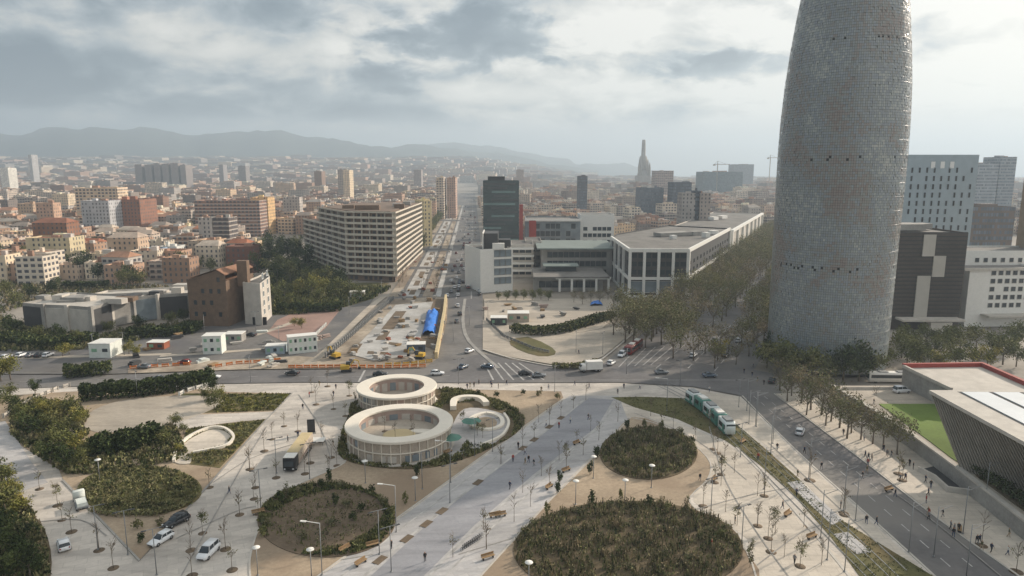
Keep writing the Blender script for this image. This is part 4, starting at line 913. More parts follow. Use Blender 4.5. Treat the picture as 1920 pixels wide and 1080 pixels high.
# ------------------------------------------------------------------ vegetation
OLIVE = [(102, 98, 68), (92, 92, 64), (114, 108, 80), (82, 82, 60), (106, 98, 78)]
DARKG = [(48, 56, 34), (56, 64, 38), (40, 46, 30), (66, 72, 44)]
MIDG = [(80, 82, 50), (90, 90, 56), (68, 70, 44), (100, 96, 64)]
YEL = [(112, 106, 56), (100, 98, 52), (122, 112, 64), (88, 88, 48)]
BROWN = [(108, 96, 78), (96, 88, 72), (122, 108, 88), (84, 78, 62)]
def leaves(b, n, C, rad_, pal, size, rng, clumps=9, flat=.6, up=0.0, hollow=.35):
    """leaf clumps through an uneven crown volume"""
    cl = []
    for k in range(clumps):
        while True:
            p = Vector([rng.uniform(-1, 1) for _ in range(3)])
            if p.length < 1: break
        p = p.normalized() * rng.uniform(hollow, .78); cl.append((Vector((p.x * rad_[0], p.y * rad_[1], p.z * rad_[2])), rng.uniform(.28, .5), lc(*rng.choice(pal))))
    for i in range(n):
        c, r, cc = cl[i % clumps]; q = Vector([rng.gauss(0, .55) for _ in range(3)])
        if q.length > 1.35: q *= 1.35 / q.length
        p = Vector(C) + c + Vector((q.x * r * rad_[0], q.y * r * rad_[1], q.z * r * rad_[2] * (1.0 if rad_[2] > rad_[0] else 1.15)))
        s = size * rng.uniform(.6, 1.35); a = Vector([rng.gauss(0, 1) for _ in range(3)]).normalized(); e = a.orthogonal().normalized() * s; f = a.cross(e).normalized() * s * rng.uniform(flat * .6, flat)
        v = rng.uniform(.75, 1.25); b.cc = tuple(x * v for x in cc)
        b.face([p - e, p + f * .8, p + e, p - f])
def limbs(b, h0, h1, r0, spread, n, rng, twig=0):
    lean = Vector((rng.uniform(-.04, .04), rng.uniform(-.04, .04), 0)) * h0; b.tube([(0, 0, 0), (lean.x * .5, lean.y * .5, h0 * .5), (lean.x, lean.y, h0)], r0, 6, r2=r0 * .7)
    for k in range(n):
        a = 2 * pi * k / n + rng.uniform(-.4, .4); rr = spread * rng.uniform(.6, 1); z = h0 + (h1 - h0) * rng.uniform(.45, 1); e = Vector((lean.x + cos(a) * rr, lean.y + sin(a) * rr, z)); s = Vector((lean.x, lean.y, h0 * rng.uniform(.8, 1))); m = s.lerp(e, .5) + Vector((0, 0, -(z - h0) * .1))
        b.tube([s, m, e], r0 * .45, 4, r2=r0 * .1)
        for j in range(twig):
            q = m.lerp(e, rng.uniform(-.4, 1)); a2 = a + rng.uniform(-1.2, 1.2); L = spread * rng.uniform(.25, .5); b.tube([q, q + Vector((cos(a2) * L, sin(a2) * L, L * rng.uniform(.3, 1.1)))], r0 * .16, 3, False, r2=r0 * .05)
def tree_kind(name, H, rx, rz_, pal, n, size, seed, trunk=.2, clumps=10, h0=None, limb=6, twig=0, hollow=.35):
    rng = random.Random(seed); t = empty(name); b = MB(); h0 = h0 or H - 2 * rz_ + rz_ * .4
    limbs(b, max(.6, h0), H - rz_ * .5, trunk, rx * .75, limb, rng, twig); b.build('trunk', MAT['bark'], t)
    b = MB(); leaves(b, n, (0, 0, H - rz_), (rx, rx * rng.uniform(.85, 1.1), rz_), pal, size, rng, clumps, hollow=hollow); b.build('crown', MAT['leaf'], t); return Kind(t)
def kinds(name, n, *a, **k): return [tree_kind(name, *a, seed=100 + i * 7 + len(name), **k) for i in range(n)]
PLANE = kinds('plane_tree', 4, 13, 5.2, 4.6, OLIVE, 900, .34, trunk=.28, clumps=13, twig=5, h0=4.5, limb=7)
PLANEB = kinds('plane_tree', 3, 11, 4.6, 4.0, BROWN + OLIVE[:2], 560, .30, trunk=.25, clumps=12, twig=9, h0=4, limb=8)
DARK = kinds('evergreen_tree', 3, 9, 3.8, 3.6, DARKG, 1100, .36, trunk=.22, clumps=12)
MIDT = kinds('broadleaf_tree', 3, 8, 3.8, 3.2, MIDG, 1000, .34, trunk=.2, clumps=11)
YELT = kinds('yellowing_tree', 3, 7.5, 3.6, 3.0, YEL, 1000, .32, trunk=.2, clumps=11)
def shrub_kind(name, H, rx, pal, n, size, seed):
    rng = random.Random(seed); t = empty(name); b = MB(); limbs(b, H * .2, H * .7, .05, rx * .6, 4, rng); b.build('stem', MAT['bark'], t)
    b = MB(); leaves(b, n, (0, 0, H * .5), (rx, rx, H * .5), pal, size, rng, 7); b.build('foliage', MAT['leaf'], t); return Kind(t)
SHR = [shrub_kind('shrub', 1.5, .9, p, 170, .2, 50 + i) for i, p in enumerate((DARKG, MIDG, OLIVE))]
RG = random.Random(77)
def put(ks, x, y, base, cat, group, s=1., world=None):
    k = RG.choice(ks) if isinstance(ks, list) else ks; p = world if world is not None else G(x, y, 0)
    o = k.put((p[0], p[1], p[2] if len(p) > 2 else 0), RG.uniform(0, 6.28), s * RG.uniform(.88, 1.12)); return later(o, base, cat, group)

# boulevard plane trees
def on_line(f, d):
    """point of the boulevard at fraction f across it, at distance d"""
    lo, hi = 323.5, 720.
    for _ in range(40):
        m = (lo + hi) / 2
        if G(900, m).y > d: lo = m
        else: hi = m
    return G(DGL(m) + (DGR(m) - DGL(m)) * f, m), m
ROWN = iter(('leftmost', 'second', 'third', 'fourth', 'fifth', 'rightmost'))
for f, d0, d1, st in ((-.04, 238, 700, 9), (.12, 240, 700, 9), (.30, 262, 620, 10), (.50, 262, 620, 10), (.76, 262, 620, 10), (.97, 226, 560, 9)):
    d = d0; rown = next(ROWN)
    while d < d1:
        p, m = on_line(f, d); put(PLANE if RG.random() < .5 else PLANEB, 0, 0, f'plane tree in {rown} boulevard row', 'tree', 'plane trees lining the boulevard', 1.08, (p.x + RG.uniform(-1, 1), p.y + RG.uniform(-2, 2), -.1)); d += st * RG.uniform(.85, 1.15)
landmark('the boulevard junction', 1300, 690)
for x, y in ((1150, 628), (1172, 616), (1196, 604), (1225, 632), (1188, 640), (1260, 620), (1168, 596), (1210, 652), (1240, 646), (1268, 640), (1290, 634), (1180, 626), (1214, 618), (1244, 612), (1276, 652)): put(PLANE, x, y, 'olive-brown tree on the corner square', 'tree', 'trees on the corner square', 1.05)
for x, y in ((1300, 676), (1322, 662), (1366, 660), (1390, 650), (1380, 684), (1350, 650), (1404, 668), (1310, 650), (1392, 630), (1262, 672), (1340, 690), (1412, 640)): put(PLANEB + PLANE[:1], x, y, 'half-bare tree in the boulevard mouth', 'tree', 'trees on the corner square', .85)
put(YELT, 1345, 676, 'yellow-green tree standing in the boulevard mouth', 'tree', 'trees on the corner square', 1.05)
for x, y in ((935, 562), (950, 563), (966, 562), (982, 562), (998, 563), (1014, 562), (1028, 563)): put(MIDT, x, y, 'small olive tree before the museum', 'tree', 'trees before the museum', .62)
for x, y in ((1076, 566), (1092, 570), (1108, 566), (1124, 570), (1140, 562), (1150, 574)): put(PLANEB, x, y, 'brown leafless tree before the museum', 'tree', 'trees before the museum', .6)
for x, y in ((1470, 420), (1090, 470), (1150, 480), (1165, 490), (1172, 500)): put(MIDT, x, y, 'olive city tree', 'tree', 'trees behind the mall', 1.2)
put(YELT, 1108, 432, 'big yellow-green treetop behind the glazed hall', 'tree', 'trees behind the mall', 1.9)
# at the foot of the round tower and beyond the right-hand lawn
for x, y in ((1438, 690), (1455, 700), (1478, 706), (1500, 712), (1524, 715), (1552, 718), (1580, 717), (1610, 715), (1640, 706), (1450, 676), (1466, 690), (1660, 690)): put(DARK + MIDT, x, y, 'dark leafy tree at the tower foot', 'tree', 'trees round the tower foot', 1.2)
for x, y in ((1700, 690), (1728, 694), (1762, 694), (1790, 690), (1822, 688), (1850, 690), (1880, 684), (1745, 680), (1905, 688), (1690, 672), (1860, 668), (1890, 660), (1700, 655), (1735, 650), (1770, 655), (1800, 660), (1830, 655), (1905, 648), (1715, 668), (1780, 672)): put(MIDT + YELT[:1], x, y, 'olive tree behind the red-edged deck', 'tree', 'trees behind the deck', 1.1)
# along the right-hand footway
for i, (x, y) in enumerate(((1462, 732), (1484, 742), (1503, 756), (1520, 768), (1540, 778), (1558, 790), (1574, 802), (1596, 812), (1614, 824), (1636, 832), (1656, 842), (1682, 852), (1476, 752), (1512, 778), (1548, 798), (1588, 822))): put(PLANEB + PLANE[:1], x, y, 'brown-green tree along the retaining wall', 'tree', 'trees along the retaining wall', .95 if i < 7 else .78)
# left: park mass beside the balcony block
for x, y, k, s in ((490, 520, DARK, 1.5), (505, 505, DARK, 1.5), (520, 498, DARK, 1.6), (540, 492, DARK, 1.6), (560, 492, DARK, 1.5), (498, 545, MIDT, 1.2), (520, 540, DARK, 1.2), (545, 532, MIDT, 1.2), (566, 525, DARK, 1.3), (590, 530, DARK, 1.2), (608, 540, MIDT, 1.1),
                   (534, 560, MIDT, 1.0), (560, 556, YELT, 1.0), (585, 556, YELT, 1.1), (610, 560, YELT, 1.1), (630, 560, MIDT, 1.0), (655, 556, MIDT, .9), (512, 570, MIDT, 1.), (540, 578, MIDT, .8), (600, 572, MIDT, .8), (670, 562, MIDT, .6), (700, 548, MIDT, .5), (640, 545, DARK, 1.0), (625, 535, DARK, 1.0),
                   (484, 500, DARK, 1.4), (476, 486, DARK, 1.3), (500, 480, DARK, 1.4), (530, 476, DARK, 1.4), (556, 474, MIDT, 1.4), (576, 505, DARK, 1.3), (515, 522, MIDT, 1.3), (548, 510, DARK, 1.3), (580, 540, MIDT, 1.1)):
    put(k, x, y, {id(DARK): 'dark evergreen tree', id(MIDT): 'olive-green tree', id(YELT): 'yellowing tree'}[id(k)] + '', 'tree', 'trees left of the balcony block', s * 1.25)
for x, y, k, s in ((158, 520, DARK, 1.35), (140, 512, DARK, 1.0), (250, 536, DARK, 1.15), (236, 540, MIDT, 1.0), (262, 540, MIDT, 1.0), (335, 512, MIDT, 1.3), (322, 516, MIDT, 1.1), (345, 508, YELT, 1.0), (210, 516, MIDT, 1.), (192, 520, MIDT, .9), (372, 505, MIDT, 1.0), (40, 520, DARK, 1.3), (22, 528, DARK, 1.2), (50, 500, MIDT, 1.3), (10, 500, DARK, 1.3), (70, 640, MIDT, .6), (112, 640, DARK, .6), (205, 626, MIDT, .6), (262, 618, DARK, .6), (322, 612, MIDT, .6), (150, 648, MIDT, .55), (25, 630, DARK, .7), (345, 606, DARK, .6), (230, 480, MIDT, 1.2), (315, 470, MIDT, 1.2), (350, 450, MIDT, 1.2), (300, 440, DARK, 1.2), (86, 420, DARK, 1.6), (98, 405, DARK, 1.6),
                   (8, 560, MIDT, .9), (-20, 575, DARK, 1.0), (30, 575, MIDT, .8), (60, 560, DARK, .8), (100, 552, DARK, .8), (415, 500, MIDT, .9), (440, 520, MIDT, .8), (395, 512, MIDT, .9)):
    put(k, x, y, {id(DARK): 'dark round-headed tree', id(MIDT): 'olive leafy tree', id(YELT): 'yellowing tree'}[id(k)] + '', 'tree', 'trees between the left houses', s * 1.25)
for x, y in ((130, 664), (118, 668), (242, 664), (255, 668), (566, 616), (552, 612)): put(YELT + PLANEB[:1], x, y, 'thin yellow-brown tree by the site yard', 'tree', 'trees by the site yard', .62)
for x, y in ((2, 715), (-16, 722), (20, 712)): put(YELT, x, y, 'yellow-brown tree at the left edge', 'tree', 'trees at the left edge', .9)
for c in CAND:
    if c[0] == 'tree' and c[2] < 2000 and RG.random() < .6: put(DARK + MIDT, 0, 0, 'dark city tree', 'tree', 'trees among the city roofs', max(1.2, c[3] / 17), (c[1], c[2], 0))
# left park
LP = [(45, 800, MIDT, 1.0), (70, 792, YELT, 1.1), (100, 786, YELT, 1.15), (128, 788, MIDT, 1.1), (150, 798, YELT, 1.0), (90, 812, MIDT, 1.1), (60, 822, DARK, 1.0), (118, 822, MIDT, 1.0), (140, 850, YELT, 1.15), (112, 858, MIDT, 1.1), (95, 870, DARK, .9), (150, 880, MIDT, .8), (165, 858, MIDT, .8), (128, 880, DARK, .8), (30, 785, DARK, .9), (20, 770, MIDT, .8),
      (14, 905, YELT, .75), (0, 915, MIDT, 1.0), (26, 935, YELT, .7), (10, 960, MIDT, 1.0), (40, 965, YELT, .8), (6, 1020, DARK, .95), (34, 1050, DARK, .9), (-14, 1060, DARK, 1.1), (58, 1085, DARK, .85), (14, 1095, DARK, 1.0), (-30, 1000, DARK, 1.0), (330, 800, MIDT, .6), (345, 815, MIDT, .5), (310, 835, MIDT, .7), (335, 850, YELT, .5), (388, 752, MIDT, .8), (402, 768, MIDT, .8), (412, 748, YELT, .8), (398, 735, DARK, .7), (20, 745, MIDT, .8), (-5, 760, DARK, .9), (66, 738, DARK, .7)]
for x, y, k, s in LP: put(k, x, y, {id(DARK): 'dark evergreen tree', id(MIDT): 'olive-green tree', id(YELT): 'yellow-leaved tree'}[id(k)] + '', 'tree', 'trees in the left park', s * .72)
landmark('the left park tree clump', 100, 790)

# hedges: long clipped masses
HN = 0
def hedge(label, pts, w, h, pal, dens=26, size=.26, zb=0):
    P = [G(x, y, zb).xy for x, y in pts]; o0 = P[0].copy(); rng = random.Random(int(pts[0][0] * 7 + pts[0][1])); b = MB()
    L = 0
    for i in range(len(P) - 1):
        a, c = P[i] - o0, P[i + 1] - o0; d = c - a; n = Vector((-d.y, d.x)).normalized(); k = int(d.length * dens * h * .8)
        for _ in range(k):
            u = rng.random(); s = rng.uniform(-.5, .5) * w; z = h * (rng.random() ** .6) * (1 + .25 * mnoise.noise(Vector((a.x + d.x * u, a.y + d.y * u, 0)) * .4)); q = a + d * u + n * s; cc = lc(*rng.choice(pal)); v = rng.uniform(.75, 1.2); b.cc = tuple(x * v for x in cc)
            A = Vector([rng.gauss(0, 1) for _ in range(3)]).normalized(); e = A.orthogonal().normalized() * size * rng.uniform(.7, 1.5); f = A.cross(e) * .7; p = Vector((q.x, q.y, z)); b.face([p - e, p + f, p + e, p - f])
    o = b.build('hedge', MAT['leaf'], loc=(o0.x, o0.y, zb + .05)); tag(o, label, 'hedge'); return o
hedge('dark tall hedge curving behind the left park terrace', [(150, 752), (200, 746), (260, 742), (330, 733), (398, 718)], 4.5, 4.2, DARKG, 60, .34)
hedge('thick dark hedge between the park terrace and the planted oval', [(178, 852), (220, 852), (262, 838), (300, 826)], 5, 4.2, DARKG, 60, .34)
hedge('dark green hedge mass below the low curved concrete building', [(10, 640), (60, 650), (120, 652), (178, 640)], 7, 3.6, DARKG + MIDG[:1], 50, .4)
hedge('long dark hedge in front of the low curved concrete building', [(236, 634), (290, 630), (345, 628), (368, 616)], 6, 3.4, DARKG, 45, .4)
hedge('clipped dark hedge row beyond the red paving', [(522, 584), (560, 585), (600, 585), (640, 582)], 4, 3.6, DARKG, 50, .4)
hedge('dark bush strip behind the crossing road at left', [(120, 708), (150, 704), (208, 700)], 5, 3.4, DARKG + MIDG[:2], 50, .36)
hedge('long dark hedge between the corner square and museum square', [(960, 622), (1010, 628), (1060, 622), (1110, 606), (1148, 596)], 5, 3, DARKG + OLIVE[:2], 45, .36)
hedge('flat clipped hedge on the terrace behind the houses at left', [(120, 542), (160, 541), (204, 539)], 5, 3.6, DARKG, 50, .45)
hedge('low dark hedge at the foot of the slatted building', [(1815, 872), (1860, 905), (1920, 945), (1980, 990)], 3, 1.6, DARKG, 60, .2, 3.0)
hedge('sparse hedge along the lower edge of the left oval', [(170, 960), (225, 968), (300, 966), (360, 945)], 1.2, .9, OLIVE, 60, .2)
hedge('low hedge strip behind the small planted island', [(1035, 690), (1085, 690), (1120, 680)], 2.5, 1.4, OLIVE + MIDG, 50, .3)

# planting inside the beds (nobody could count it)
def inside(p, poly):
    c = False; j = len(poly) - 1
    for i in range(len(poly)):
        a, b_ = poly[i], poly[j]
        if (a[1] > p[1]) != (b_[1] > p[1]) and p[0] < (b_[0] - a[0]) * (p[1] - a[1]) / (b_[1] - a[1]) + a[0]: c = not c
        j = i
    return c
def planting(name, pts, n, pal, size, hmax, z, label=None, edge=None, upright=.5, seed=1, clump=.5, excl=None, dens=None):
    P = [G(x, y) for x, y in pts]; poly = [(p.x, p.y) for p in P]; x0, x1 = min(p[0] for p in poly), max(p[0] for p in poly); y0, y1 = min(p[1] for p in poly), max(p[1] for p in poly); rng = random.Random(seed); b = MB(); k = 0; cx, cy = sum(p[0] for p in poly) / len(poly), sum(p[1] for p in poly) / len(poly)
    ex = [[(q.x, q.y) for q in (G(*e) for e in E)] for E in (excl or [])]
    while k < n:
        p = (rng.uniform(x0, x1), rng.uniform(y0, y1))
        if not inside(p, poly) or any(inside(p, e) for e in ex): continue
        nz = mnoise.fractal(Vector((p[0] * .42 + seed, p[1] * .42, 0)), 1, 2, 3)
        if edge is not None:
            q = ((p[0] - cx) / (x1 - cx)) ** 2 + ((p[1] - cy) / (y1 - cy)) ** 2
            if q < edge and rng.random() < .975: continue
        if rng.random() > .5 + nz * 1.9 * clump: continue
        k += 1; hh = hmax * rng.uniform(.15, 1) * (1 + nz * .8); cc = lc(*pal[min(len(pal) - 1, int(max(0, (.5 + nz * .7 + rng.uniform(-.3, .3))) * len(pal)))]); v = rng.uniform(.7, 1.25); b.cc = tuple(x * v for x in cc)
        for j in range(3 if size > .12 else 2):
            a = rng.uniform(0, 2 * pi); ux = Vector((cos(a), sin(a), 0)); w = size * rng.uniform(.6, 1.4)
            if rng.random() < upright: c = Vector((p[0], p[1], z + hh * .5)) + ux * rng.uniform(0, .25); up = Vector((rng.uniform(-.3, .3), rng.uniform(-.3, .3), 1)) * hh * .5; b.face([c - up - ux * w * .4, c - up + ux * w * .4, c + up + ux * w * .15, c + up - ux * w * .25])
            else: c = Vector((p[0], p[1], z + hh * rng.uniform(.3, .9))) + ux * rng.uniform(0, .4); A = Vector([rng.gauss(0, 1) for _ in range(3)]).normalized(); e = A.orthogonal().normalized() * w; f = A.cross(e) * .7; b.face([c - e, c + f, c + e, c - f])
    o = b.build(name, MAT['leaf']); tag(o, label, 'planting', kind='stuff'); return o
def grow(o, k): return (o[0], o[1], o[2] * k, o[3] * k)
planting('ground_cover', oval(*grow(OV['left'], .95)), 5200, MIDG + OLIVE + OLIVE + DARKG[:1], .19, .65, .16, 'scrubby green planting filling the left oval', seed=2, upright=.4)
planting('ground_cover', oval(*grow(OV['middle'], .97)), 2900, DARKG + MIDG[:2] + OLIVE[:2], .18, .8, .16, 'green border planting of the brown middle oval', edge=.66, seed=3)
planting('ground_cover', oval(*grow(OV['middle'], .84)), 900, BROWN + OLIVE + MIDG[:1], .13, .3, .16, 'thin dry ground cover inside the middle oval', seed=13)
planting('ground_cover', oval(*grow(OV['far right'], .97)), 3600, DARKG[1:] + OLIVE + MIDG[:1] + BROWN[:2], .19, 1.3, .16, 'dense mixed shrubs of the far right oval', seed=4)
planting('ground_cover', oval(*grow(OV['near right'], .99)), 5800, BROWN[:2] + OLIVE + DARKG[1:3] + OLIVE[:1] + BROWN[1:3], .16, 1.2, .16, 'dense mixed scrub filling the large near right oval', seed=5)
RC1 = (742, 738, 80, 34); RC2 = (750, 826, 106, 50)
planting('ground_cover', ring_bed, 6500, DARKG[1:] + OLIVE[:3] + MIDG[:1], .2, .8, .13, 'low olive shrubs round the two ring pavilions', seed=6, excl=[oval(752, 826, 104, 48), oval(745, 742, 82, 36), oval(905, 800, 60, 36), [(830, 760), (920, 750), (920, 780), (850, 860), (820, 850)]])
planting('grass_tufts', [(420, 740), (543, 739), (517, 770), (400, 774)], 1500, MIDG + YEL[:2], .22, .5, .1, 'rough grass of the upper left triangle', seed=7)
planting('grass_tufts', [(350, 806), (420, 798), (495, 788), (412, 876), (340, 862)], 1600, MIDG + OLIVE + YEL[:1], .22, .5, .1, 'rough grass of the lower left triangle', seed=8, excl=[[(326, 870), (332, 836), (400, 800), (436, 815), (425, 835), (355, 850)]])
planting('grass_tufts', tg, 4500, MIDG[:3] + OLIVE[:2], .13, .16, .06, 'short dull grass of the tram bed', seed=9, upright=.8)
planting('ground_cover', [(0, 905), (60, 960), (88, 1010), (92, 1085), (0, 1090), (-80, 900)], 3500, DARKG + OLIVE + BROWN[:1], .3, 1.2, .06, 'dark undergrowth below the trees at lower left', seed=10)
planting('ground_cover', [(20, 775), (60, 745), (150, 760), (180, 800), (150, 830), (330, 800), (350, 850), (330, 866), (160, 890), (125, 890), (60, 850), (20, 815)], 7500, DARKG + OLIVE, .3, 1.2, .06, 'dark undergrowth of the left park', seed=11, excl=[[(155, 800), (180, 765), (380, 745), (410, 765), (300, 802), (200, 814)]])
planting('ground_cover', [(478, 590), (520, 500), (580, 500), (650, 540), (735, 540), (700, 560), (650, 575), (560, 590)], 6000, DARKG + MIDG, .6, 2.2, 0, 'dense undergrowth of the park beside the balcony block', seed=12)
planting('ground_cover', [(0, 596), (60, 612), (180, 634), (250, 615), (360, 604), (372, 618), (240, 642), (170, 655), (0, 660)], 4000, DARKG + OLIVE, .5, 1.6, 0, 'green undergrowth round the low curved concrete building', seed=14)
planting('ground_cover', [(0, 520), (120, 530), (350, 540), (360, 575), (200, 560), (60, 570), (0, 590)], 3000, DARKG + OLIVE + BROWN, .6, 2.0, 0, 'scrub on the ground behind the curved building', seed=15)

# shrubs and columnar plants standing in the sand and on bed rims
COL_ = shrub_kind('columnar_shrub', 3.4, .75, DARKG, 360, .2, 71); COLM = shrub_kind('columnar_shrub', 3.2, .6, MIDG, 260, .2, 72); COLB = shrub_kind('columnar_shrub', 3.6, .7, BROWN + OLIVE, 200, .17, 73)
for x, y in ((618, 905), (781, 893), (1148 - 220, 0), (1106, 890), (1175, 806), (1118, 860)):
    if y: put([COL_, COLM], x, y, 'slim dark columnar shrub', 'shrub', 'columnar shrubs on the sand')
for x, y in ((537, 938), (527, 945), (630, 948), (760, 946), (666, 752), (1208, 806), (1240, 808), (1110, 948), (1164, 940), (1026, 968), (1218, 950), (1290, 976), (1286, 960), (1408, 1040), (1406, 1064), (1050, 905), (1045, 925), (895, 780 + 20)): put([COL_, COLB, COLM], x, y, 'upright young shrub', 'shrub', 'columnar shrubs on the sand', .9)
for x, y in ((582, 918), (560, 924), (600, 912), (640, 914), (700, 925), (720, 945), (735, 965), (500, 985), (492, 1005), (620, 985), (660, 978), (676, 958), (648, 950), (570, 1010), (258, 992), (262, 1018), (300, 985), (1000, 985), (985, 1000), (1080, 962), (1140, 952), (1250, 960), (1330, 1000), (1350, 1010), (1276, 812), (1300, 830), (1165, 835), (1140, 850), (980, 740), (1010, 742), (1045, 748), (930, 745), (895, 742), (1078, 1000), (1200, 1000), (1130, 1040), (1290, 1050), (1180, 1070)): put(SHR, x, y, 'small rounded shrub', 'shrub', 'small shrubs on beds', 1.)

# young trees in round pits on the paving
def young(h, pal, n, seed, pit=True, rx=.9):
    n = int(n * .7)
    rng = random.Random(seed); t = empty('young_tree'); b = MB(); b.tube([(0, 0, 0), (rng.uniform(-.05, .05), 0, h * .5), (rng.uniform(-.1, .1), 0, h * .93)], .05, 5, r2=.02)
    for k in range(9):
        z = h * rng.uniform(.42, .9); a = rng.uniform(0, 6.3); L = h * rng.uniform(.13, .24); e = (cos(a) * L * .6, sin(a) * L * .6, z + L); b.tube([(0, 0, z), e], .03, 3, False, r2=.012)
        for j in range(2): a2 = a + rng.uniform(-1, 1); b.tube([(e[0] * .5, e[1] * .5, z + L * .5), (e[0] * .5 + cos(a2) * L * .5, e[1] * .5 + sin(a2) * L * .5, z + L * 1.1)], .018, 3, False)
    b.build('trunk', MAT['bark'], t)
    if n: b = MB(); leaves(b, n, (0, 0, h * .72), (rx, rx, h * .27), pal, .15, rng, 6); b.build('crown', MAT['leaf'], t)
    if pit: b = MB(); b.lathe([(.02, .02), (.8, .02), (.8, -.03)], 14, cap=False); b.build('soil_pit', MAT['soil'], t)
    return Kind(t)
BARE = [young(4.6, BROWN, 26, 31), young(5.2, BROWN, 18, 32), young(4.0, OLIVE, 50, 33), young(4.8, BROWN, 0, 34)]
LEAFY = [young(4.4, MIDG, 420, 35, rx=1.15), young(4.2, OLIVE, 300, 36, rx=1.0)]
def zp(pts, s, ox, oy): return [(ox + x / s, oy + y / s) for x, y in pts]
PT = zp([(200, 640), (315, 797), (362, 857), (502, 950), (574, 1040), (967, 950), (1142, 945), (1175, 1050), (972, 1078), (1213, 770), (1265, 540), (1060, 632)], 2.7, 0, 680)
PT += zp([(412, 212), (500, 235), (320, 348), (440, 400), (250, 322), (190, 388), (150, 448), (383, 508), (491, 480), (518, 522), (480, 585), (356, 563), (210, 583), (75, 540), (105, 633), (97, 690), (25, 770), (120, 765), (1345, 515), (1105, 985), (1275, 943), (1268, 840), (390, 150), (470, 120), (560, 270)], 2.7, 440, 680)
PT += zp([(595, 92), (525, 138), (455, 190), (390, 240), (305, 310), (240, 360), (122, 450), (775, 212), (622, 265), (668, 318), (545, 338), (580, 400), (445, 430), (485, 492), (345, 518), (390, 585), (240, 612), (285, 690), (192, 775), (20, 812), (35, 932), (1018, 235), (1210, 322), (1310, 368), (1375, 432), (1430, 500), (1355, 572), (1255, 688), (1600, 632), (1560, 798)], 3, 900, 720)
PT += zp([(80, 712), (130, 890), (112, 970), (50, 850), (262, 855), (345, 1020)], 2.454, 1400, 640)
PT += [(1330, 760 + 40), (1010, 792), (980, 812), (1220, 780), (1262, 806), (1345, 850), (1340, 905), (1420, 930), (1360, 960), (1440, 1010), (1470, 1045), (1540, 1060)]
for x, y in PT: put(BARE, x, y, 'bare young tree in a pit', 'young tree', 'young bare trees in pits', 1.)
for x, y in ((380, 1000), (1450, 990), (1500, 1062), (108, 948), (1062, 862), (1382, 985), (655, 742), (1352, 890)): put(LEAFY, x, y, 'young leafy tree in a dark pit', 'young tree', 'young leafy trees in pits')
for x, y in zp([(715, 640), (1080, 940), (1240, 1060), (590, 300), (290, 640), (445, 790), (450, 800), (700, 610)], 2.454, 1400, 640): put(BARE, x, y, 'bare young tree by the service road', 'young tree', 'young trees by the service road', 1.25)
for i in range(60):
    f = RG.choice((.05, .32, .45, .9)); y = RG.uniform(390, 560); put(BARE, GVL(y) + (GVR(y) - GVL(y)) * f, y, 'small tree on the avenue median', 'young tree', 'small trees on the avenue median', 1.5)
for i in range(40):
    d = 470 + i * 15; lo = 340
    y = next(q for q in range(700, 330, -1) if G(800, q).y > d); put(MIDT, GVL(y) + (GVR(y) - GVL(y)) * -.02 + 1, y, 'roadside tree along the avenue frontage', 'tree', 'trees along the avenue frontage', 1.35)
# ------------------------------------------------------------------ ring pavilions
MAT['cream'] = M('warm white roof', lin(226, 218, 204), .7, .05, .3, var2=.03, scale2=2)
MAT['mesh'] = M('perforated pale screen', lin(176, 164, 150), .75, .14, .8, var2=.15, scale2=4)
MAT['pinkwall'] = M('pinkish plaster', lin(170, 150, 140), .8, .1, .5)
def ring_pav(label, cx, cy, z, R0, Ri, seed, FZ=1.2):
    c = G(cx, cy, z); t = empty('ring_pavilion', (c.x, c.y, .05)); tag(t, label, 'pavilion', 'ring pavilions'); H = z
    b = MB(); b.lathe([(Ri, H - .1), (Ri, H + .22), (R0 - .1, H + .3), (R0, H + .2), (R0, H - .25), (R0 - .25, H - .3), (Ri + .2, H - .3), (Ri, H - .1)], 72, cap=False); b.sm = [False] * len(b.sm); b.build('roof', MAT['cream'], t)
    b = MB(); b.lathe([(R0 - .7, 0), (R0 - .7, H - .3)], 72, cap=False); b.build('outer_screen', MAT['mesh'], t)
    b = MB(); b.lathe([(R0 - .55, 2.3), (R0 - .5, 2.3), (R0 - .5, 2.55), (R0 - .65, 2.55)], 72, cap=False); b.build('middle_rail', MAT['cream'], t)
    b = MB(); b.lathe([(Ri + .35, H - .3), (Ri + .35, 0)], 72, cap=False); b.build('inner_glazing', MAT['pinkwall'], t)
    b = MB(); b.lathe([(R0 + .2, 0), (R0 + .2, .25), (R0 - .8, .25)], 72, cap=False); b.build('plinth', MAT['conc'], t)
    rg = random.Random(seed)
    for k in range(36):
        a = 2 * pi * k / 36; b = MB(); b.box(((R0 - .55) * cos(a), (R0 - .55) * sin(a), H / 2 - .1), (.16, .16, H - .3), a); b.build('post', MAT['cream'], t)
    for k in range(26):
        a = 2 * pi * (k + rg.uniform(.1, .9)) / 26; w = rg.uniform(.8, 2.2); zz = rg.choice((1.2, 3.5)); b = MB(); b.box(((R0 - .64) * cos(a), (R0 - .64) * sin(a), zz), (.12, w, 1.4), a); b.build('window', MAT[rg.choice(('glassb', 'conc', 'conc', 'pinkwall'))], t)
    for k in range(20):
        a = 2 * pi * k / 20; b = MB(); b.box(((Ri + .33) * cos(a), (Ri + .33) * sin(a), H / 2 - .3), (.12, Ri * .22, H * .62), a); b.build('glass_panel', MAT['glassb' if k % 3 == 0 else 'conc'], t)
    b = MB(); b.lathe([(.01, FZ), (Ri + .3, FZ)], 48, cap=False); b.build('court_floor', MAT['path'], t); return c
rc1 = ring_pav('farther and smaller round pavilion with a flat white ring roof', 744, 725, 4.6, 10.4, 7.1, 1)
rc2 = ring_pav('nearer and larger round pavilion with a flat white ring roof', 749, 793, 5.0, 11.9, 8.8, 2, 2.4)
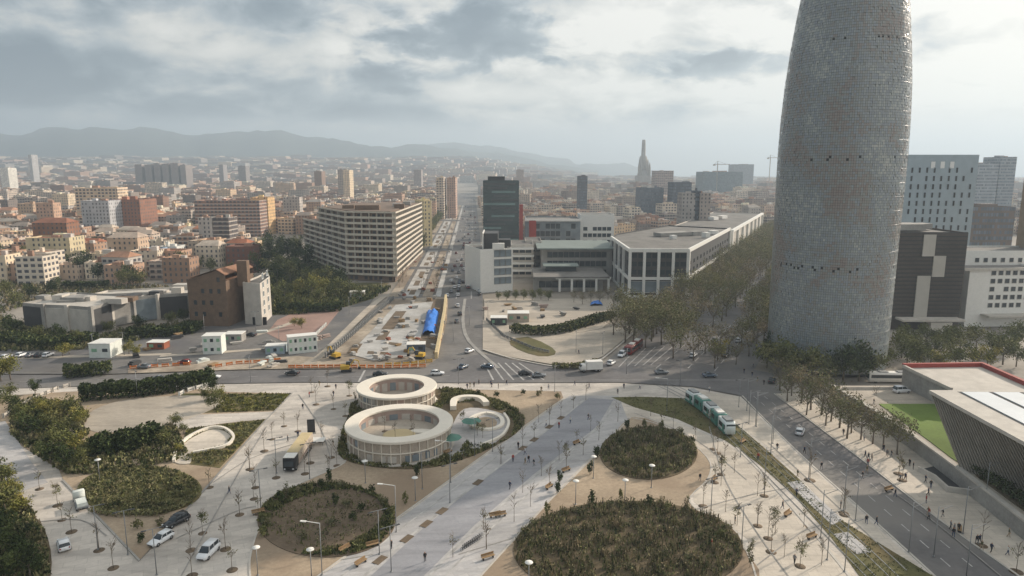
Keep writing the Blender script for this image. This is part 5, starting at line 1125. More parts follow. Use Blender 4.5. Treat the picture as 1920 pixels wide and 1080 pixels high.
landmark('the farther ring pavilion', 744, 730); landmark('the nearer ring pavilion', 749, 810)
MAT['teal'] = M('teal soft play surface', lin(92, 132, 120), .8, .15, .5); MAT['mat'] = M('sandy court mat', lin(196, 178, 140), .9, .1, .4)
for i, (dx, dy, rx, ry, m_, l_) in enumerate(((-3.8, -4.6, 3.2, 1.7, 'teal', 'left teal play mat inside the nearer ring pavilion'), (3.8, -4.4, 2.6, 1.5, 'teal', 'right teal play mat inside the nearer ring pavilion'), (0, -.8, 3.6, 3.4, 'mat', 'round sandy play mat in the middle of the nearer ring'), (4.6, 1.4, 2.6, 1.2, 'cream', 'cream curved bench mat inside the nearer ring'))):
    b = MB(); b.lathe([(.02, .3), (.8, .3), (1, .22), (1, .1)], 28, cap=False); o = b.build('play_mat', MAT[m_], loc=(rc2.x + dx, rc2.y + dy, 2.42)); o.scale = (rx, ry, 1); tag(o, l_, 'play mat')
for dx, dy in ((-3.6, 1.5), (2.2, 2.8), (-.4, -3.6), (3.2, -1.4)): put(BARE, 0, 0, 'young tree in the nearer ring court', 'young tree', 'young trees in pits', .8, (rc2.x + dx, rc2.y + dy, 2.45))
def seat_wall(label, pts, w, h, mat='cream', cat='bench', name='curved_bench', closed=False):
    P = smooth(pts, 5, closed); P = P + [P[0]] if closed else P; W = [G(x, y).xy for x, y in P]; o0 = W[0].copy(); b = MB(); band(b, [p - o0 for p in W], -w / 2, w / 2, 0, h); o = b.build(name, MAT[mat], loc=(o0.x, o0.y, .14)); tag(o, label, cat); return o
sheet('terrace_paving', smooth([(850, 795), (870, 768), (910, 768), (950, 782), (950, 805), (930, 830), (880, 848), (846, 858), (838, 840)], 3), .17, MAT['walk'], .05)
sheet('sand_pit', oval(912, 794, 20, 11), .2, MAT['sand'], .05)
seat_wall('oval white bench ring round the small sand pit', [(912, 777), (938, 785), (940, 800), (915, 808), (886, 802), (884, 787)], 1.0, .5, closed=True)
seat_wall('white wavy wall bending beyond the larger ring pavilion', [(850, 770), (852, 756), (872, 750), (900, 752), (912, 762)], 1.6, 1.1, cat='low wall', name='low_wall')
seat_wall('outer white bench curving round the terrace edge', [(945, 778), (954, 796), (940, 820), (900, 838)], .6, .5)
seat_wall('long curved white bench wall in the left park', [(326, 868), (332, 846), (352, 824), (390, 806), (420, 806), (438, 822), (425, 838), (385, 848), (362, 852)], .6, .6)
sheet('path', smooth([(328, 868), (334, 846), (354, 826), (390, 808), (418, 808), (434, 822), (422, 836), (385, 846), (362, 852), (356, 870)], 3), .16, MAT['pave_r'], .06)
for x, y, l_ in ((884, 806, 'green parasol'), (846, 838, 'green parasol')):
    t = empty('parasol', G(x, y, .2)); tag(t, 'green parasol beside the bench ring' if x > 860 else 'dull green parasol at the foot of the larger ring', 'parasol'); b = MB(); b.tube([(0, 0, 0), (0, 0, 2.8)], .05, 6); b.build('pole', MAT['metal'], t); b = MB(); b.lathe([(2.4, 2.2), (1.2, 2.6), (.02, 2.9)], 8, cap=False); b.sm = [False] * len(b.sm); b.build('canopy', MAT['teal'], t)
for x, y in ((868, 800), (895, 818), (905, 822)): put(LEAFY, x, y, 'small leafy tree on the bench terrace', 'young tree', 'young trees in pits', .9)

# ------------------------------------------------------------------ terrace with lawn, deck and slatted building on the right
TP = [G(x, y, 3).xy for x, y in ((1557, 723), (1640, 772), (1701, 811), (1790, 876), (1887, 952), (1990, 1035), (2300, 1290), (2500, 1290), (2500, 724))]
b = MB(); b.prism([(p.x, p.y) for p in TP], -.2, 3.0, top=False); o = b.build('retaining_wall', MAT['grey']); tag(o, 'long grey concrete retaining wall below the lawn terrace', 'wall')
b = MB(); b.face([(p.x, p.y, 3.0) for p in reversed(TP)]); o = b.build('terrace', MAT['path']); o['kind'] = 'structure'
landmark('the retaining wall', 1760, 880)
b = MB(); band(b, TP[:7], -.9, .12, 3.0, 3.35); o = b.build('coping', MAT['conc'], kids and None); o['kind'] = 'structure'
def tsheet(name, pts, z, mat, h=.06): return sheetz(name, pts, z, mat, h)
def sheetz(name, pts, z, mat, h=.06):
    P = [G(x, y, z) for x, y in pts]; b = MB(); b.prism([(p.x, p.y) for p in P], z - h, z); o = b.build(name, mat); o['kind'] = 'structure'; return o
sheetz('lawn', [(1648, 757), (1756, 757), (1776, 800), (1800, 868), (1784, 858), (1742, 826), (1700, 796)], 3.12, MAT['lawn'], .1)
sheetz('mulch_bed', [(1812, 862), (1900, 900), (2040, 960), (2040, 1040), (1920, 958), (1830, 892)], 3.12, MAT['mulch'], .1)
b = MB(); q = [G(1579, 730, 3).xy, G(1770, 730, 3).xy]; band(b, q, -.2, .2, 3.02, 3.7); o = b.build('low_wall', MAT['conc']); tag(o, 'low white wall along the back of the lawn terrace', 'low wall')
# deck
D = [G(x, y, 8).xy for x, y in ((1693, 689), (1784, 733), (2060, 745), (2060, 778), (1921, 722), (1841, 687))]
D = [G(1693, 689, 8).xy, G(1784, 733, 8).xy, G(2100, 742, 8).xy, G(2100, 792, 8).xy] if False else [G(1693, 689, 8).xy, G(1784, 733, 8).xy, G(2020, 760, 8).xy, G(1921, 722, 8).xy, G(1841, 687, 8).xy]
t = empty('raised_deck', (D[0].x, D[0].y, 3.0)); tag(t, 'raised beige deck building edged with a red parapet behind the lawn', 'building'); DL = [p - D[0] for p in D]
b = MB(); b.prism(DL, -3.1, 4.9, top=False); b.build('wall', MAT['grey'], t); b = MB(); b.prism(DL, 4.6, 5.0); b.build('deck_floor', MAT['pave'], t) if False else b.build('deck_floor', MAT['conc'], t)
b = MB(); cyc = [DL[2], DL[3], DL[4], DL[0]]; band(b, cyc, -.5, .5, 5.0, 6.1); b.build('red_parapet', MAT['red'], t); b = MB(); band(b, [DL[0], DL[1]], -.3, .3, 5.0, 5.8); b.build('white_parapet', MAT['conc'], t); landmark('the red-edged deck', 1800, 710)
# slatted wedge building
ZR = 14.0
TA, TB = G(1747, 736, ZR), G(2010, 880, ZR); TBk = G(2300, 740, ZR); TB2 = TB + (TB - TA) * .2
BA, BB = G(1803, 879, 3.0), G(2080, 985, 3.0)
t = empty('slatted_building', (TA.x, TA.y, 3.0)); tag(t, 'wedge-shaped overhanging building with slanting metal slats and white skylights', 'building'); o0 = Vector((TA.x, TA.y, 3.0))
a_, b1, c1, d1 = TA - o0, TB - o0, G(2500, 860, ZR) - o0, G(2300, 738, ZR) - o0
e_, f_ = BA - o0, BB - o0; g_, h_ = f_ + Vector((30, 10, 0)), e_ + Vector((16, 34, 0))
MAT['slatback'] = M('dark glass behind slats', lin(48, 46, 44), .5, .1, .3)  # one even dark tone, seen in the gaps of the lighter slats
b = MB()
for k in range(40):
    u, v = k / 40, (k + 1) / 40; b.face([e_.lerp(f_, u), e_.lerp(f_, v), a_.lerp(b1, v), a_.lerp(b1, u)])
b.face([h_, e_, a_, d1]); b.face([f_, g_, c1, b1]); b.face([g_, h_, d1, c1]); b.build('wall', MAT['slatback'], t)
MAT['slat'] = M('warm grey metal slats', lin(150, 143, 132), .5, .12, .5, metal=.2)
nrm = (b1 - a_).cross(e_ - a_).normalized(); nrm = nrm if nrm.x < 0 else -nrm; b = MB()
for k in range(40):
    u = k / 39; p = a_.lerp(b1, u) ; q = e_.lerp(f_, max(0, u * 1.0 - .035)) + Vector((0, 0, .1)); w = (b1 - a_).normalized() * .2; o_ = nrm * .25
    V = [p - w, p + w, p + w + o_, p - w + o_, q - w, q + w, q + w + o_, q - w + o_]; b.faces(V, [(3, 2, 1, 0), (4, 5, 6, 7), (0, 1, 5, 4), (1, 2, 6, 5), (2, 3, 7, 6), (3, 0, 4, 7)], False)
b.build('slat_screen', MAT['slat'], t)
b = MB(); up = Vector((0, 0, .5)); V = [a_, b1, c1, d1]; V = [v - Vector((0, 0, .2)) + nrm * (.6 if i < 2 else 0) for i, v in enumerate(V)] + [v + up + nrm * (.6 if i < 2 else 0) for i, v in enumerate(V)]
b.faces(V, [(4, 5, 6, 7), (7, 6, 5, 4), (0, 1, 5, 4), (1, 2, 6, 5), (2, 3, 7, 6), (3, 0, 4, 7)], False); b.f.pop(1); [L.pop(1) for L in (b.m, b.uv, b.c, b.sm)]; b.build('roof', MAT['conc'], t)
MAT['skyl'] = M('white skylight', lin(214, 218, 220), .4, .05, .3, spec=.5)
dirx = (b1 - a_).normalized(); side = Vector((-dirx.y, dirx.x, 0)); side = side if side.x > 0 else -side
for k, (o1, o2, st) in enumerate(((5.2, 10.7, 1.5), (11.7, 17.0, 1.5), (18.0, 23.4, 1.5))):
    for (mt, ex, zz, nm) in (('dark', .55, .56, 'skylight_frame'), ('skyl', 0, .72, 'skylight')):
        p0 = a_ + dirx * (st - ex) + side * (o1 - ex); p1 = a_ + dirx * 52 + side * (o1 - ex); p2 = a_ + dirx * 52 + side * (o2 + ex); p3 = a_ + dirx * (st - ex) + side * (o2 + ex); b = MB()
        b.prism([(p.x, p.y) for p in (p0, p1, p2, p3)], ZR - 3 + .4, ZR - 3 + zz); b.build(nm, MAT[mt], t)
landmark('the slatted building', 1850, 830)
# sunken ramp beside the footway
q = [(1722, 884), (1752, 900), (1776, 922), (1822, 928)]; W = [G(x, y).xy for x, y in q]; t = empty('ramp_wall', (W[0].x, W[0].y, 0)); tag(t, 'low concrete parapet of the sunken stair beside the retaining wall', 'low wall')
b = MB(); band(b, [p - W[0] for p in W], -.2, .2, 0, 1.1); b.build('parapet', MAT['conc'], t)
sheet('ramp_floor', [(1728, 880), (1756, 896), (1782, 920), (1822, 926), (1800, 900), (1760, 872)], Z0 + .2, MAT['dgrey'], .05)

# ------------------------------------------------------------------ vehicles
def loft(b, secs):
    """secs: (x, [(y,z)...]) rings of equal length"""
    n = len(secs[0][1]); V = [(x, y, z) for x, r in secs for y, z in r]; Fs = []
    for i in range(len(secs) - 1):
        for k in range(n): Fs.append((i * n + k, (i + 1) * n + k, (i + 1) * n + (k + 1) % n, i * n + (k + 1) % n))
    Fs += [tuple(range(n)), tuple((len(secs) - 1) * n + k for k in reversed(range(n)))]; b.faces(V, Fs, True)
def ringx(w, z0, z1, ch=.12): return [(-w + ch, z0), (w - ch, z0), (w, z0 + ch), (w, z1 - ch), (w - ch * 1.6, z1), (-w + ch * 1.6, z1), (-w, z1 - ch), (-w, z0 + ch)]
def wheel(par, x, y, r=.32, w=.2):
    o = empty('wheel'); o.parent = par; o.location = (x, y, r); b = MB(); V = []
    b.tube([(0, -w / 2, 0), (0, w / 2, 0)], r, 14); b.build('tyre', MAT['tyre'], o); b = MB(); b.tube([(0, -w / 2 - .012, 0), (0, w / 2 + .012, 0)], r * .6, 10); b.build('rim', MAT['rim'], o)
def car_kind(name, paint, L=4.2, W=.88, H=1.48, kind='hatch'):
    t = empty(name); m = MAT[paint]; h = L / 2; b = MB()
    hood = .92 if kind != 'van' else 1.1; bt = .98 if kind != 'van' else 1.15
    loft(b, [(-h, ringx(W * .86, .45, bt * .86)), (-h + .12, ringx(W * .96, .3, bt)), (-h + .9, ringx(W, .22, bt)), (0, ringx(W, .22, bt - .02)), (h - 1.3, ringx(W, .22, bt - .04)), (h - .5, ringx(W * .97, .24, hood - .1)), (h - .08, ringx(W * .86, .32, hood - .25)), (h, ringx(W * .7, .42, .62))]); b.build('body', m, t)
    b = MB(); x0, x1 = {'hatch': (-h + .12, h - 1.25), 'sedan': (-h + .75, h - 1.35), 'van': (-h + .05, h - .85), 'suv': (-h + .15, h - 1.3)}[kind]
    loft(b, [(x0, ringx(W * .9, bt - .1, bt + .05, .04)), (x0 + (.35 if kind != 'sedan' else .6), ringx(W * .8, bt - .1, H - .04)), ((x0 + x1) / 2, ringx(W * .8, bt - .1, H)), (x1 - .75, ringx(W * .78, bt - .1, H - .05)), (x1, ringx(W * .86, bt - .12, bt - .03, .03))]); b.build('glasshouse', MAT['glass'], t)
    b = MB(); loft(b, [(x0 + (.3 if kind != 'sedan' else .6), ringx(W * .78, H - .05, H + .0, .02)), ((x0 + x1) / 2, ringx(W * .78, H - .02, H + .045, .02)), (x1 - .75, ringx(W * .74, H - .06, H - .005, .02))]); b.build('roof', m, t)
    for sx in (x0 + .4, (x0 + x1) / 2, x1 - .35):
        for s in (-1, 1): b = MB(); b.tube([(sx, s * W * .88, bt - .05), (sx - .05 * (1 if sx < 0 else 5), s * W * .79, H - .02)], .045, 4); b.build('pillar', m, t)
    for x in (-h + .78, h - .85):
        for s in (-1, 1): wheel(t, x, s * (W - .08))
    for s in (-1, 1):
        b = MB(); b.box((h - .1, s * W * .66, .66), (.16, .3, .13)); b.build('headlight', MAT['lamp'], t); b = MB(); b.box((-h + .03, s * W * .72, .78), (.1, .2, .2)); b.build('taillight', MAT['tail'], t)
        b = MB(); b.box((x1 - .35, s * (W + .06), bt + .02), (.14, .16, .12)); b.build('mirror', m, t)
    b = MB(); b.box((h - .02, 0, .45), (.08, W * 1.1, .16)); b.build('grille', MAT['dark'], t); return Kind(t)
MAT['cw'] = M('white car paint', lin(226, 228, 230), .25, .03, 1, spec=.6); MAT['ck'] = M('black car paint', lin(38, 40, 44), .22, .05, 1, spec=.6); MAT['cg'] = M('grey car paint', lin(120, 124, 128), .25, .05, 1, spec=.6); MAT['cr'] = M('dark red car paint', lin(120, 40, 36), .25, .05, 1, spec=.6); MAT['cb'] = M('blue-grey car paint', lin(76, 92, 110), .25, .05, 1, spec=.6); MAT['green'] = M('pale green paint', lin(130, 168, 140), .5, .1, 1)
CW = car_kind('parked_car', 'cw'); CWV = car_kind('parked_van', 'cw', 4.4, .92, 1.85, 'van'); CK = car_kind('parked_car', 'ck', 4.5, .92, 1.65, 'suv'); CG = car_kind('driving_car', 'cg', 4.3, .88, 1.45, 'sedan'); CR = car_kind('driving_car', 'cr'); CB = car_kind('driving_car', 'cb', 4.3, .88, 1.45, 'sedan'); CS = car_kind('driving_car', 'ck', 4.4, .88, 1.42, 'sedan')
def pcar(k, x, y, ang, label, cat='car', z=0.02, group=None):
    g = G(x, y, z); o = k.put((g.x, g.y, z), radians(ang)); tag(o, label, cat, group); return o
pcar(CW, 120, 1026, 128, 'small white car parked alone at the lower left'); landmark('the lone white car', 120, 1020)
pcar(CW, 302, 1016, 248, 'white estate car parked beside the sandy triangle tip'); landmark('the white estate car', 302, 1010)
pcar(CK, 331, 982, 240, 'dark grey off-road car parked behind the white estate'); landmark('the dark parked car', 331, 975)
pcar(CWV, 391, 1040, 262, 'small white van parked on the plaza right of the cars', 'van'); landmark('the small white van', 391, 1032)
pcar(CS, 713, 704, 5, 'black car driving on the crossing road behind the farther ring', z=Z0 + .1); landmark('the black car', 713, 702)
pcar(CB, 914, 690, 160, 'blue-grey car waiting at the zebra crossing', z=Z0 + .1)
pcar(CW, 1146, 683, 60, 'white car following the white box lorry', z=Z0 + .1)
pcar(CW, 1251, 610, 60, 'white car half hidden under the boulevard trees', z=Z0 + .1)
pcar(CWV, 1690, 736, 10, 'white and green van parked on the lawn terrace', 'van', 3.03); landmark('the terrace van', 1690, 730)
g = G(1690, 736, 3.03); 
for i, (x, y, k) in enumerate(((846, 548, CG), (852, 540, CW), (838, 556, CW), (850, 532, CS), (856, 522, CW), (860, 512, CG), (868, 530, CS), (846, 528, CW), (853, 500, CR), (870, 506, CW), (866, 488, CG), (858, 490, CW), (873, 476, CW), (868, 466, CS), (876, 456, CW), (868, 448, CG), (878, 440, CR), (872, 432, CW), (880, 424, CG), (876, 412, CW), (884, 520, CB), (886, 498, CW), (888, 470, CS), (884, 452, CW), (856, 604, CG), (862, 590, CS), (858, 575, CW))):
    g = G(x, y, Z0 + .2); later(k.put((g.x, g.y, Z0 + .2), radians(100)), {id(CG): 'grey', id(CW): 'white', id(CS): 'black', id(CR): 'dark red', id(CB): 'blue-grey'}[id(k)] + ' car on the avenue', 'car', 'cars on the avenue')
rg = random.Random(12)
for i in range(46):
    y = rg.uniform(352, 555); f = rg.choice((.6, .7, .8, .92)); x = GVL(y) + (GVR(y) - GVL(y)) * f; k = rg.choice((CW, CW, CG, CS, CB, CR)); g = G(x, y, Z0 + .2); later(k.put((g.x, g.y, Z0 + .2), radians(93)), {id(CG): 'grey', id(CW): 'white', id(CS): 'black', id(CR): 'dark red', id(CB): 'blue-grey'}[id(k)] + ' car on the avenue', 'car', 'cars on the avenue')
for x, y, k in ((985, 702, CS), (1010, 706, CG), (1240, 700, CG), (1330, 706, CB), (1300, 668, CW), (1360, 668, CS), (1385, 640, CW), (1340, 640, CG), (400, 709, CW), (300, 712, CG), (820, 702, CW), (1500, 812, CW), (880, 660, CW), (868, 690, CB), (1448, 716, CS)):
    g = G(x, y, Z0 + .2); later(k.put((g.x, g.y, Z0 + .12), radians(5 if y > 697 and x < 1400 else 60)), {id(CG): 'grey', id(CW): 'white', id(CS): 'black', id(CR): 'dark red', id(CB): 'blue-grey'}[id(k)] + ' car near the junction', 'car', 'cars near the junction')
for i, (x, y, k) in enumerate(((40, 668, CW), (58, 668, CG), (74, 668, CS), (90, 668, CW), (12, 672, CW), (270, 690, CG), (345, 682, CR), (470, 630, CS), (1180, 655, CG), (548, 702, CS))):
    g = G(x, y, Z0 + .26); later(k.put((g.x, g.y, Z0 + .26), radians(90 if x < 100 else 170)), {id(CG): 'grey', id(CW): 'white', id(CS): 'black', id(CR): 'dark red', id(CB): 'blue-grey'}[id(k)] + ' car behind the crossing road', 'car', 'cars behind the crossing road')
def boxbuild(par, name, c, d, mat): b = MB(); b.box(c, d); return b.build(name, MAT[mat], par)
# white box lorry
g = G(1108, 696, Z0 + .1); t = empty('box_lorry', g, radians(188)); tag(t, 'white box lorry turning at the boulevard junction', 'lorry'); landmark('the white box lorry', 1108, 686)
boxbuild(t, 'cargo_box', (-.9, 0, 2.05), (5.0, 2.4, 2.5), 'white'); boxbuild(t, 'chassis', (0, 0, .65), (7.0, 2.0, .3), 'dark'); b = MB(); loft(b, [(1.7, ringx(1.1, .6, 2.5)), (2.9, ringx(1.1, .6, 2.4)), (3.5, ringx(1.05, .6, 1.5))]); b.build('cab', MAT['white'], t); boxbuild(t, 'windscreen', (3.2, 0, 1.95), (.5, 1.9, .7), 'glass')
for x in (-2.4, -1.4, 2.5):
    for s in (-1, 1): wheel(t, x, s * 1.0, .45, .28)
# buses
def bus(label, x, y, ang, z, L, col_, roof):
    t = empty('bus', G(x, y, z), radians(ang)); tag(t, label, 'bus'); b = MB(); loft(b, [(-L / 2, ringx(1.2, .35, 2.9)), (-L / 2 + .2, ringx(1.27, .3, 3.0)), (L / 2 - .2, ringx(1.27, .3, 3.0)), (L / 2, ringx(1.2, .35, 2.9))]); b.build('body', MAT[col_], t)
    for s in (-1, 1): boxbuild(t, 'window_band', (0, s * 1.28, 1.95), (L - 1, .06, .95), 'glass')
    boxbuild(t, 'windscreen', (L / 2, 0, 1.9), (.08, 2.1, 1.3), 'glass')
    for q in (-.3, .15): boxbuild(t, 'roof_unit', (L * q, 0, 3.12), (2.6, 1.6, .3), roof)
    for xx in (-L * .3, L * .34):
        for s in (-1, 1): wheel(t, xx, s * 1.08, .48, .3)
bus('red bus with white roof units waiting on the boulevard', 1188, 658, 242, Z0 + .1, 13, 'cr', 'white'); landmark('the red bus', 1188, 655)
bus('white bus parked behind the terrace below the tower trees', 1665, 716, 178, -.1, 12, 'white', 'metal')
pcar(CWV, 1166, 668, 242, 'white van ahead of the red bus', 'van', Z0 + .1)
# lorry with long trailer on the plaza
F0 = (G(529, 887) + G(555, 887)) / 2; Bk = G(577, 838); dv = (Bk - F0).xy; ang = atan2(-dv.y, -dv.x); Lt = dv.length
t = empty('trailer_lorry', ((F0.x + Bk.x) / 2, (F0.y + Bk.y) / 2, .03), ang); tag(t, 'long lorry with tan trailer roof, white cab roof and dark front on the plaza', 'lorry'); landmark('the long plaza lorry', 555, 860)
boxbuild(t, 'trailer_box', (-1.4, 0, 2.0), (Lt - 2.6, 2.5, 2.5), 'mesh'); boxbuild(t, 'trailer_roof', (-1.4, 0, 3.29), (Lt - 2.7, 2.4, .08), 'mat'); b = MB(); h = Lt / 2; loft(b, [(h - 2.6, ringx(1.22, .5, 3.1)), (h - .3, ringx(1.22, .5, 3.1)), (h, ringx(1.15, .5, 2.7))]); b.build('cab', MAT['dark'], t); boxbuild(t, 'cab_roof', (h - 1.5, 0, 3.14), (2.6, 2.3, .12), 'white'); boxbuild(t, 'windscreen', (h + .0, 0, 1.9), (.1, 2.0, 1.1), 'glass'); boxbuild(t, 'chassis', (-.6, 0, .62), (Lt - 1.6, 1.8, .3), 'dark')
for s in (-1, 1): boxbuild(t, 'headlight', (h + .02, s * .85, .85), (.1, .35, .18), 'lamp'); boxbuild(t, 'side_stripe', (-1.4, s * 1.27, 1.3), (Lt - 3, .04, .5), 'pinkwall')
for x in (-h + 1.2, -h + 2.3, -h + 3.4, h - 1.4):
    for s in (-1, 1): wheel(t, x, s * 1.02, .48, .3)
g = G(584, 812, .02); t = empty('kiosk', g, .2); tag(t, 'narrow dark upright information kiosk behind the long lorry', 'kiosk'); boxbuild(t, 'panel', (0, 0, 1.7), (1.7, .5, 3.2), 'dark'); boxbuild(t, 'base', (0, 0, .1), (2.1, .9, .2), 'grey'); boxbuild(t, 'screen', (0, -.27, 1.9), (1.4, .05, 2.3), 'dgrey')
g = G(594, 832, .02); t = empty('folding_table', g, .1); tag(t, 'white folding table top beside the long lorry', 'table'); boxbuild(t, 'table_top', (0, 0, .95), (3.6, 2.6, .1), 'white')
for sx in (-1, 1):
    for sy in (-1, 1): boxbuild(t, 'leg', (sx * 1.5, sy * 1.1, .45), (.1, .1, .9), 'metal')
# lorry at far left corner of the oval (low white trailer with load)
g = G(152, 948, .02); t = empty('flatbed_trailer', g, radians(-52)); tag(t, 'small flatbed trailer with pale load beside the left oval', 'trailer'); boxbuild(t, 'bed', (.4, 0, .7), (4.6, 1.9, .2), 'metal'); boxbuild(t, 'load', (1.0, 0, 1.1), (2.6, 1.5, .6), 'cabin'); b = MB(); loft(b, [(-3.6, ringx(.9, .4, 1.2)), (-3.0, ringx(.95, .4, 2.0)), (-2.0, ringx(.95, .4, 2.0))]); b.build('cab', MAT['cabin'], t); boxbuild(t, 'windscreen', (-3.3, 0, 1.55), (.4, 1.6, .5), 'glass')
for x in (-2.8, .6, 1.7):
    for s in (-1, 1): wheel(t, x, s * .85, .34, .22)

# tram
t = None
def at_len(P, s):
    for i in range(len(P) - 1):
        L = (P[i + 1] - P[i]).length
        if s <= L: return P[i].lerp(P[i + 1], s / L), (P[i + 1] - P[i]).normalized()
        s -= L
    return P[-1], (P[-1] - P[-2]).normalized()
def nearest_s(P, q):
    best = (1e9, 0); s = 0
    for i in range(len(P) - 1):
        L = (P[i + 1] - P[i]).length
        for k in range(10):
            d = (P[i].lerp(P[i + 1], k / 10) - q).length
            if d < best[0]: best = (d, s + L * k / 10)
        s += L
    return best[1]
s0, s1 = nearest_s(RAILC, G(1290, 751).xy), nearest_s(RAILC, G(1370, 819).xy)
c0, _ = at_len(RAILC, (s0 + s1) / 2); t = empty('tram', (c0.x, c0.y, .1)); tag(t, 'white and green tram on the grassed track', 'tram'); landmark('the tram', 1330, 780)
NMD = 5; Ls = (s1 - s0) / NMD
for k in range(NMD):
    p, d = at_len(RAILC, s0 + Ls * (k + .5)); m = empty('car_module', (p.x - c0.x, p.y - c0.y, 0), atan2(d.y, d.x)); m.parent = t; L = Ls * (.9 if 0 < k < NMD - 1 else .96); b = MB()
    e0 = [(-L / 2, ringx(1.0, .5, 2.2)), (-L / 2 + 1.0, ringx(1.28, .35, 3.2))] if k == 0 else [(-L / 2, ringx(1.28, .35, 3.25))]; e1 = [(L / 2 - 1.0, ringx(1.28, .35, 3.2)), (L / 2, ringx(1.0, .5, 2.2))] if k == NMD - 1 else [(L / 2, ringx(1.28, .35, 3.25))]
    loft(b, e0 + e1); b.build('body', MAT['tram' if k % 2 == 0 else 'tramg'], m)
    for s in (-1, 1): boxbuild(m, 'window_band', (0, s * 1.29, 2.0), (L * .72, .05, 1.05), 'glass'); boxbuild(m, 'skirt', (0, s * 1.30, .62), (L * .8, .05, .5), 'tramg'); boxbuild(m, 'door', (L * .18, s * 1.31, 1.5), (1.0, .05, 2.0), 'tramg')
    boxbuild(m, 'roof_unit', (0, 0, 3.42), (L * .6, 1.7, .36), 'white' if k % 2 else 'metal')
    if k == NMD - 1: boxbuild(m, 'windscreen', (L / 2 - .42, 0, 2.1), (.5, 2.0, 1.2), 'glass')
    if k == 0: boxbuild(m, 'windscreen', (-L / 2 + .42, 0, 2.1), (.5, 2.0, 1.2), 'glass')
    if k: b = MB(); b.box((-L / 2 - .2, 0, 1.8), (.5, 2.2, 2.7)); b.build('bellows', MAT['dark'], m)

# ------------------------------------------------------------------ building site
def cabin(label, x0, x1, yb, h, dep, ang=0, floors=1, mat='cabin', n=3, name='site_cabin', group=None):
    a, c = G(x0, yb), G(x1, yb); L = (c - a).length; t = empty(name, ((a.x + c.x) / 2, (a.y + c.y) / 2 + dep / 2, -.1), radians(ang)); tag(t, label, 'site cabin', group); boxbuild(t, 'wall', (0, 0, h / 2), (L, dep, h), mat); boxbuild(t, 'roof', (0, 0, h + .08), (L + .3, dep + .3, .16), 'white')
    for f in range(floors):
        for k in range(n): boxbuild(t, 'window', ((k + .5 - n / 2) * L / n, -dep / 2 - .02, (f + .55) * h / floors), (L / n * .5, .08, 1.1), 'glass' if k % 2 else 'green')
    return t
cabin('tall white site cabin with green glazed front', 380, 414, 664, 6.2, 5, 6, 2); landmark('the tall white cabin', 397, 645)
cabin('long two-storey white site office with dark doors', 538, 590, 662, 5.8, 4, 24, 2, n=6); landmark('the long white site office', 560, 640)
cabin('low grey-green site cabin between the white cabins', 420, 452, 642, 3.0, 5, 4, 1, 'grey'); cabin('pale blue-grey site hut with a flat roof', 497, 532, 664, 2.8, 4, 8, 1, 'pblue')
cabin('white open-fronted shelter by the left crossing', 168, 208, 671, 4.8, 7, 0, 1, 'cabin', 2, 'site_shelter'); landmark('the open white shelter', 188, 655)
cabin('small red-brown shed left of the white cabins', 276, 308, 655, 2.4, 4, 0, 1, 'redbrick', 2, 'shed'); cabin('blue-grey container behind the avenue works', 762, 796, 661, 2.8, 4, 6, 1, 'cb', 2, 'container')
cabin('tiny ticket hut on the median left of the avenue', 655, 682, 560, 3.2, 5, 10, 1, 'conc', 1, 'hut'); cabin('low dark pavilion beside the museum square bushes', 920, 950, 610, 3, 5, 0, 1, 'dgrey', 3, 'small_pavilion'); cabin('brown roofed hut beside the dark pavilion', 952, 992, 604, 3.6, 6, 0, 1, 'mesh', 3, 'hut')
def tarp(label, pts, h, seed):
    P = [G(x, y) for x, y in pts]; a, c, d, e = P; rng = random.Random(seed); b = MB(); n, m = 12, 18; V = []
    for j in range(m):
        for i in range(n):
            u, v = i / (n - 1), j / (m - 1); p = a.lerp(c, u).lerp(e.lerp(d, u), v); edge = sin(pi * u) ** .5; V.append((p.x - a.x, p.y - a.y, max(.02, h * edge * (.75 + .35 * mnoise.noise(Vector((u * 4, v * 7, seed)))) + .3 * mnoise.noise(Vector((u * 11, v * 15, seed))))))
    b.faces(V, [(j * n + i, j * n + i + 1, (j + 1) * n + i + 1, (j + 1) * n + i) for j in range(m - 1) for i in range(n - 1)], True); o = b.build('tarpaulin', MAT['blue'], loc=(a.x, a.y, .1)); tag(o, label, 'tarpaulin')
tarp('bright blue tarpaulin heap over the avenue trench', ((792, 629), (815, 629), (823, 588), (800, 588)), 2.6, 2); tarp('small blue tarpaulin near the museum trees', ((1106, 574), (1130, 573), (1128, 568), (1108, 568)), 1.4, 5); landmark('the blue tarpaulin', 806, 608)
rg = random.Random(44)
for i in range(44):
    x, y = rg.uniform(230, 640), rg.uniform(618, 690)
    if i > 30: x, y = rg.uniform(905, 1100), rg.uniform(570, 600)
    k = rg.choice(('conc', 'wood', 'grey', 'cabin', 'dgrey', 'pinkwall')); t_ = MB(); n = rg.randint(1, 3)
    for j in range(n + 1): t_.box((rg.uniform(-.1, .1), rg.uniform(-.1, .1), .2 + j * .4), (rg.uniform(1.4, 4.4), rg.uniform(.8, 1.8), .36), rg.uniform(-.1, .1))
    g = G(x, y, .05); o = t_.build('material_stack', MAT[k], loc=(g.x, g.y, .05), rz=rg.uniform(0, 3)); later(o, {'conc': 'pale block stack', 'wood': 'timber board stack', 'grey': 'grey slab stack', 'cabin': 'white panel stack', 'dgrey': 'dark panel stack', 'pinkwall': 'pinkish block stack'}[k] + ' on the yards', 'stack', 'stacks of material on the yards')
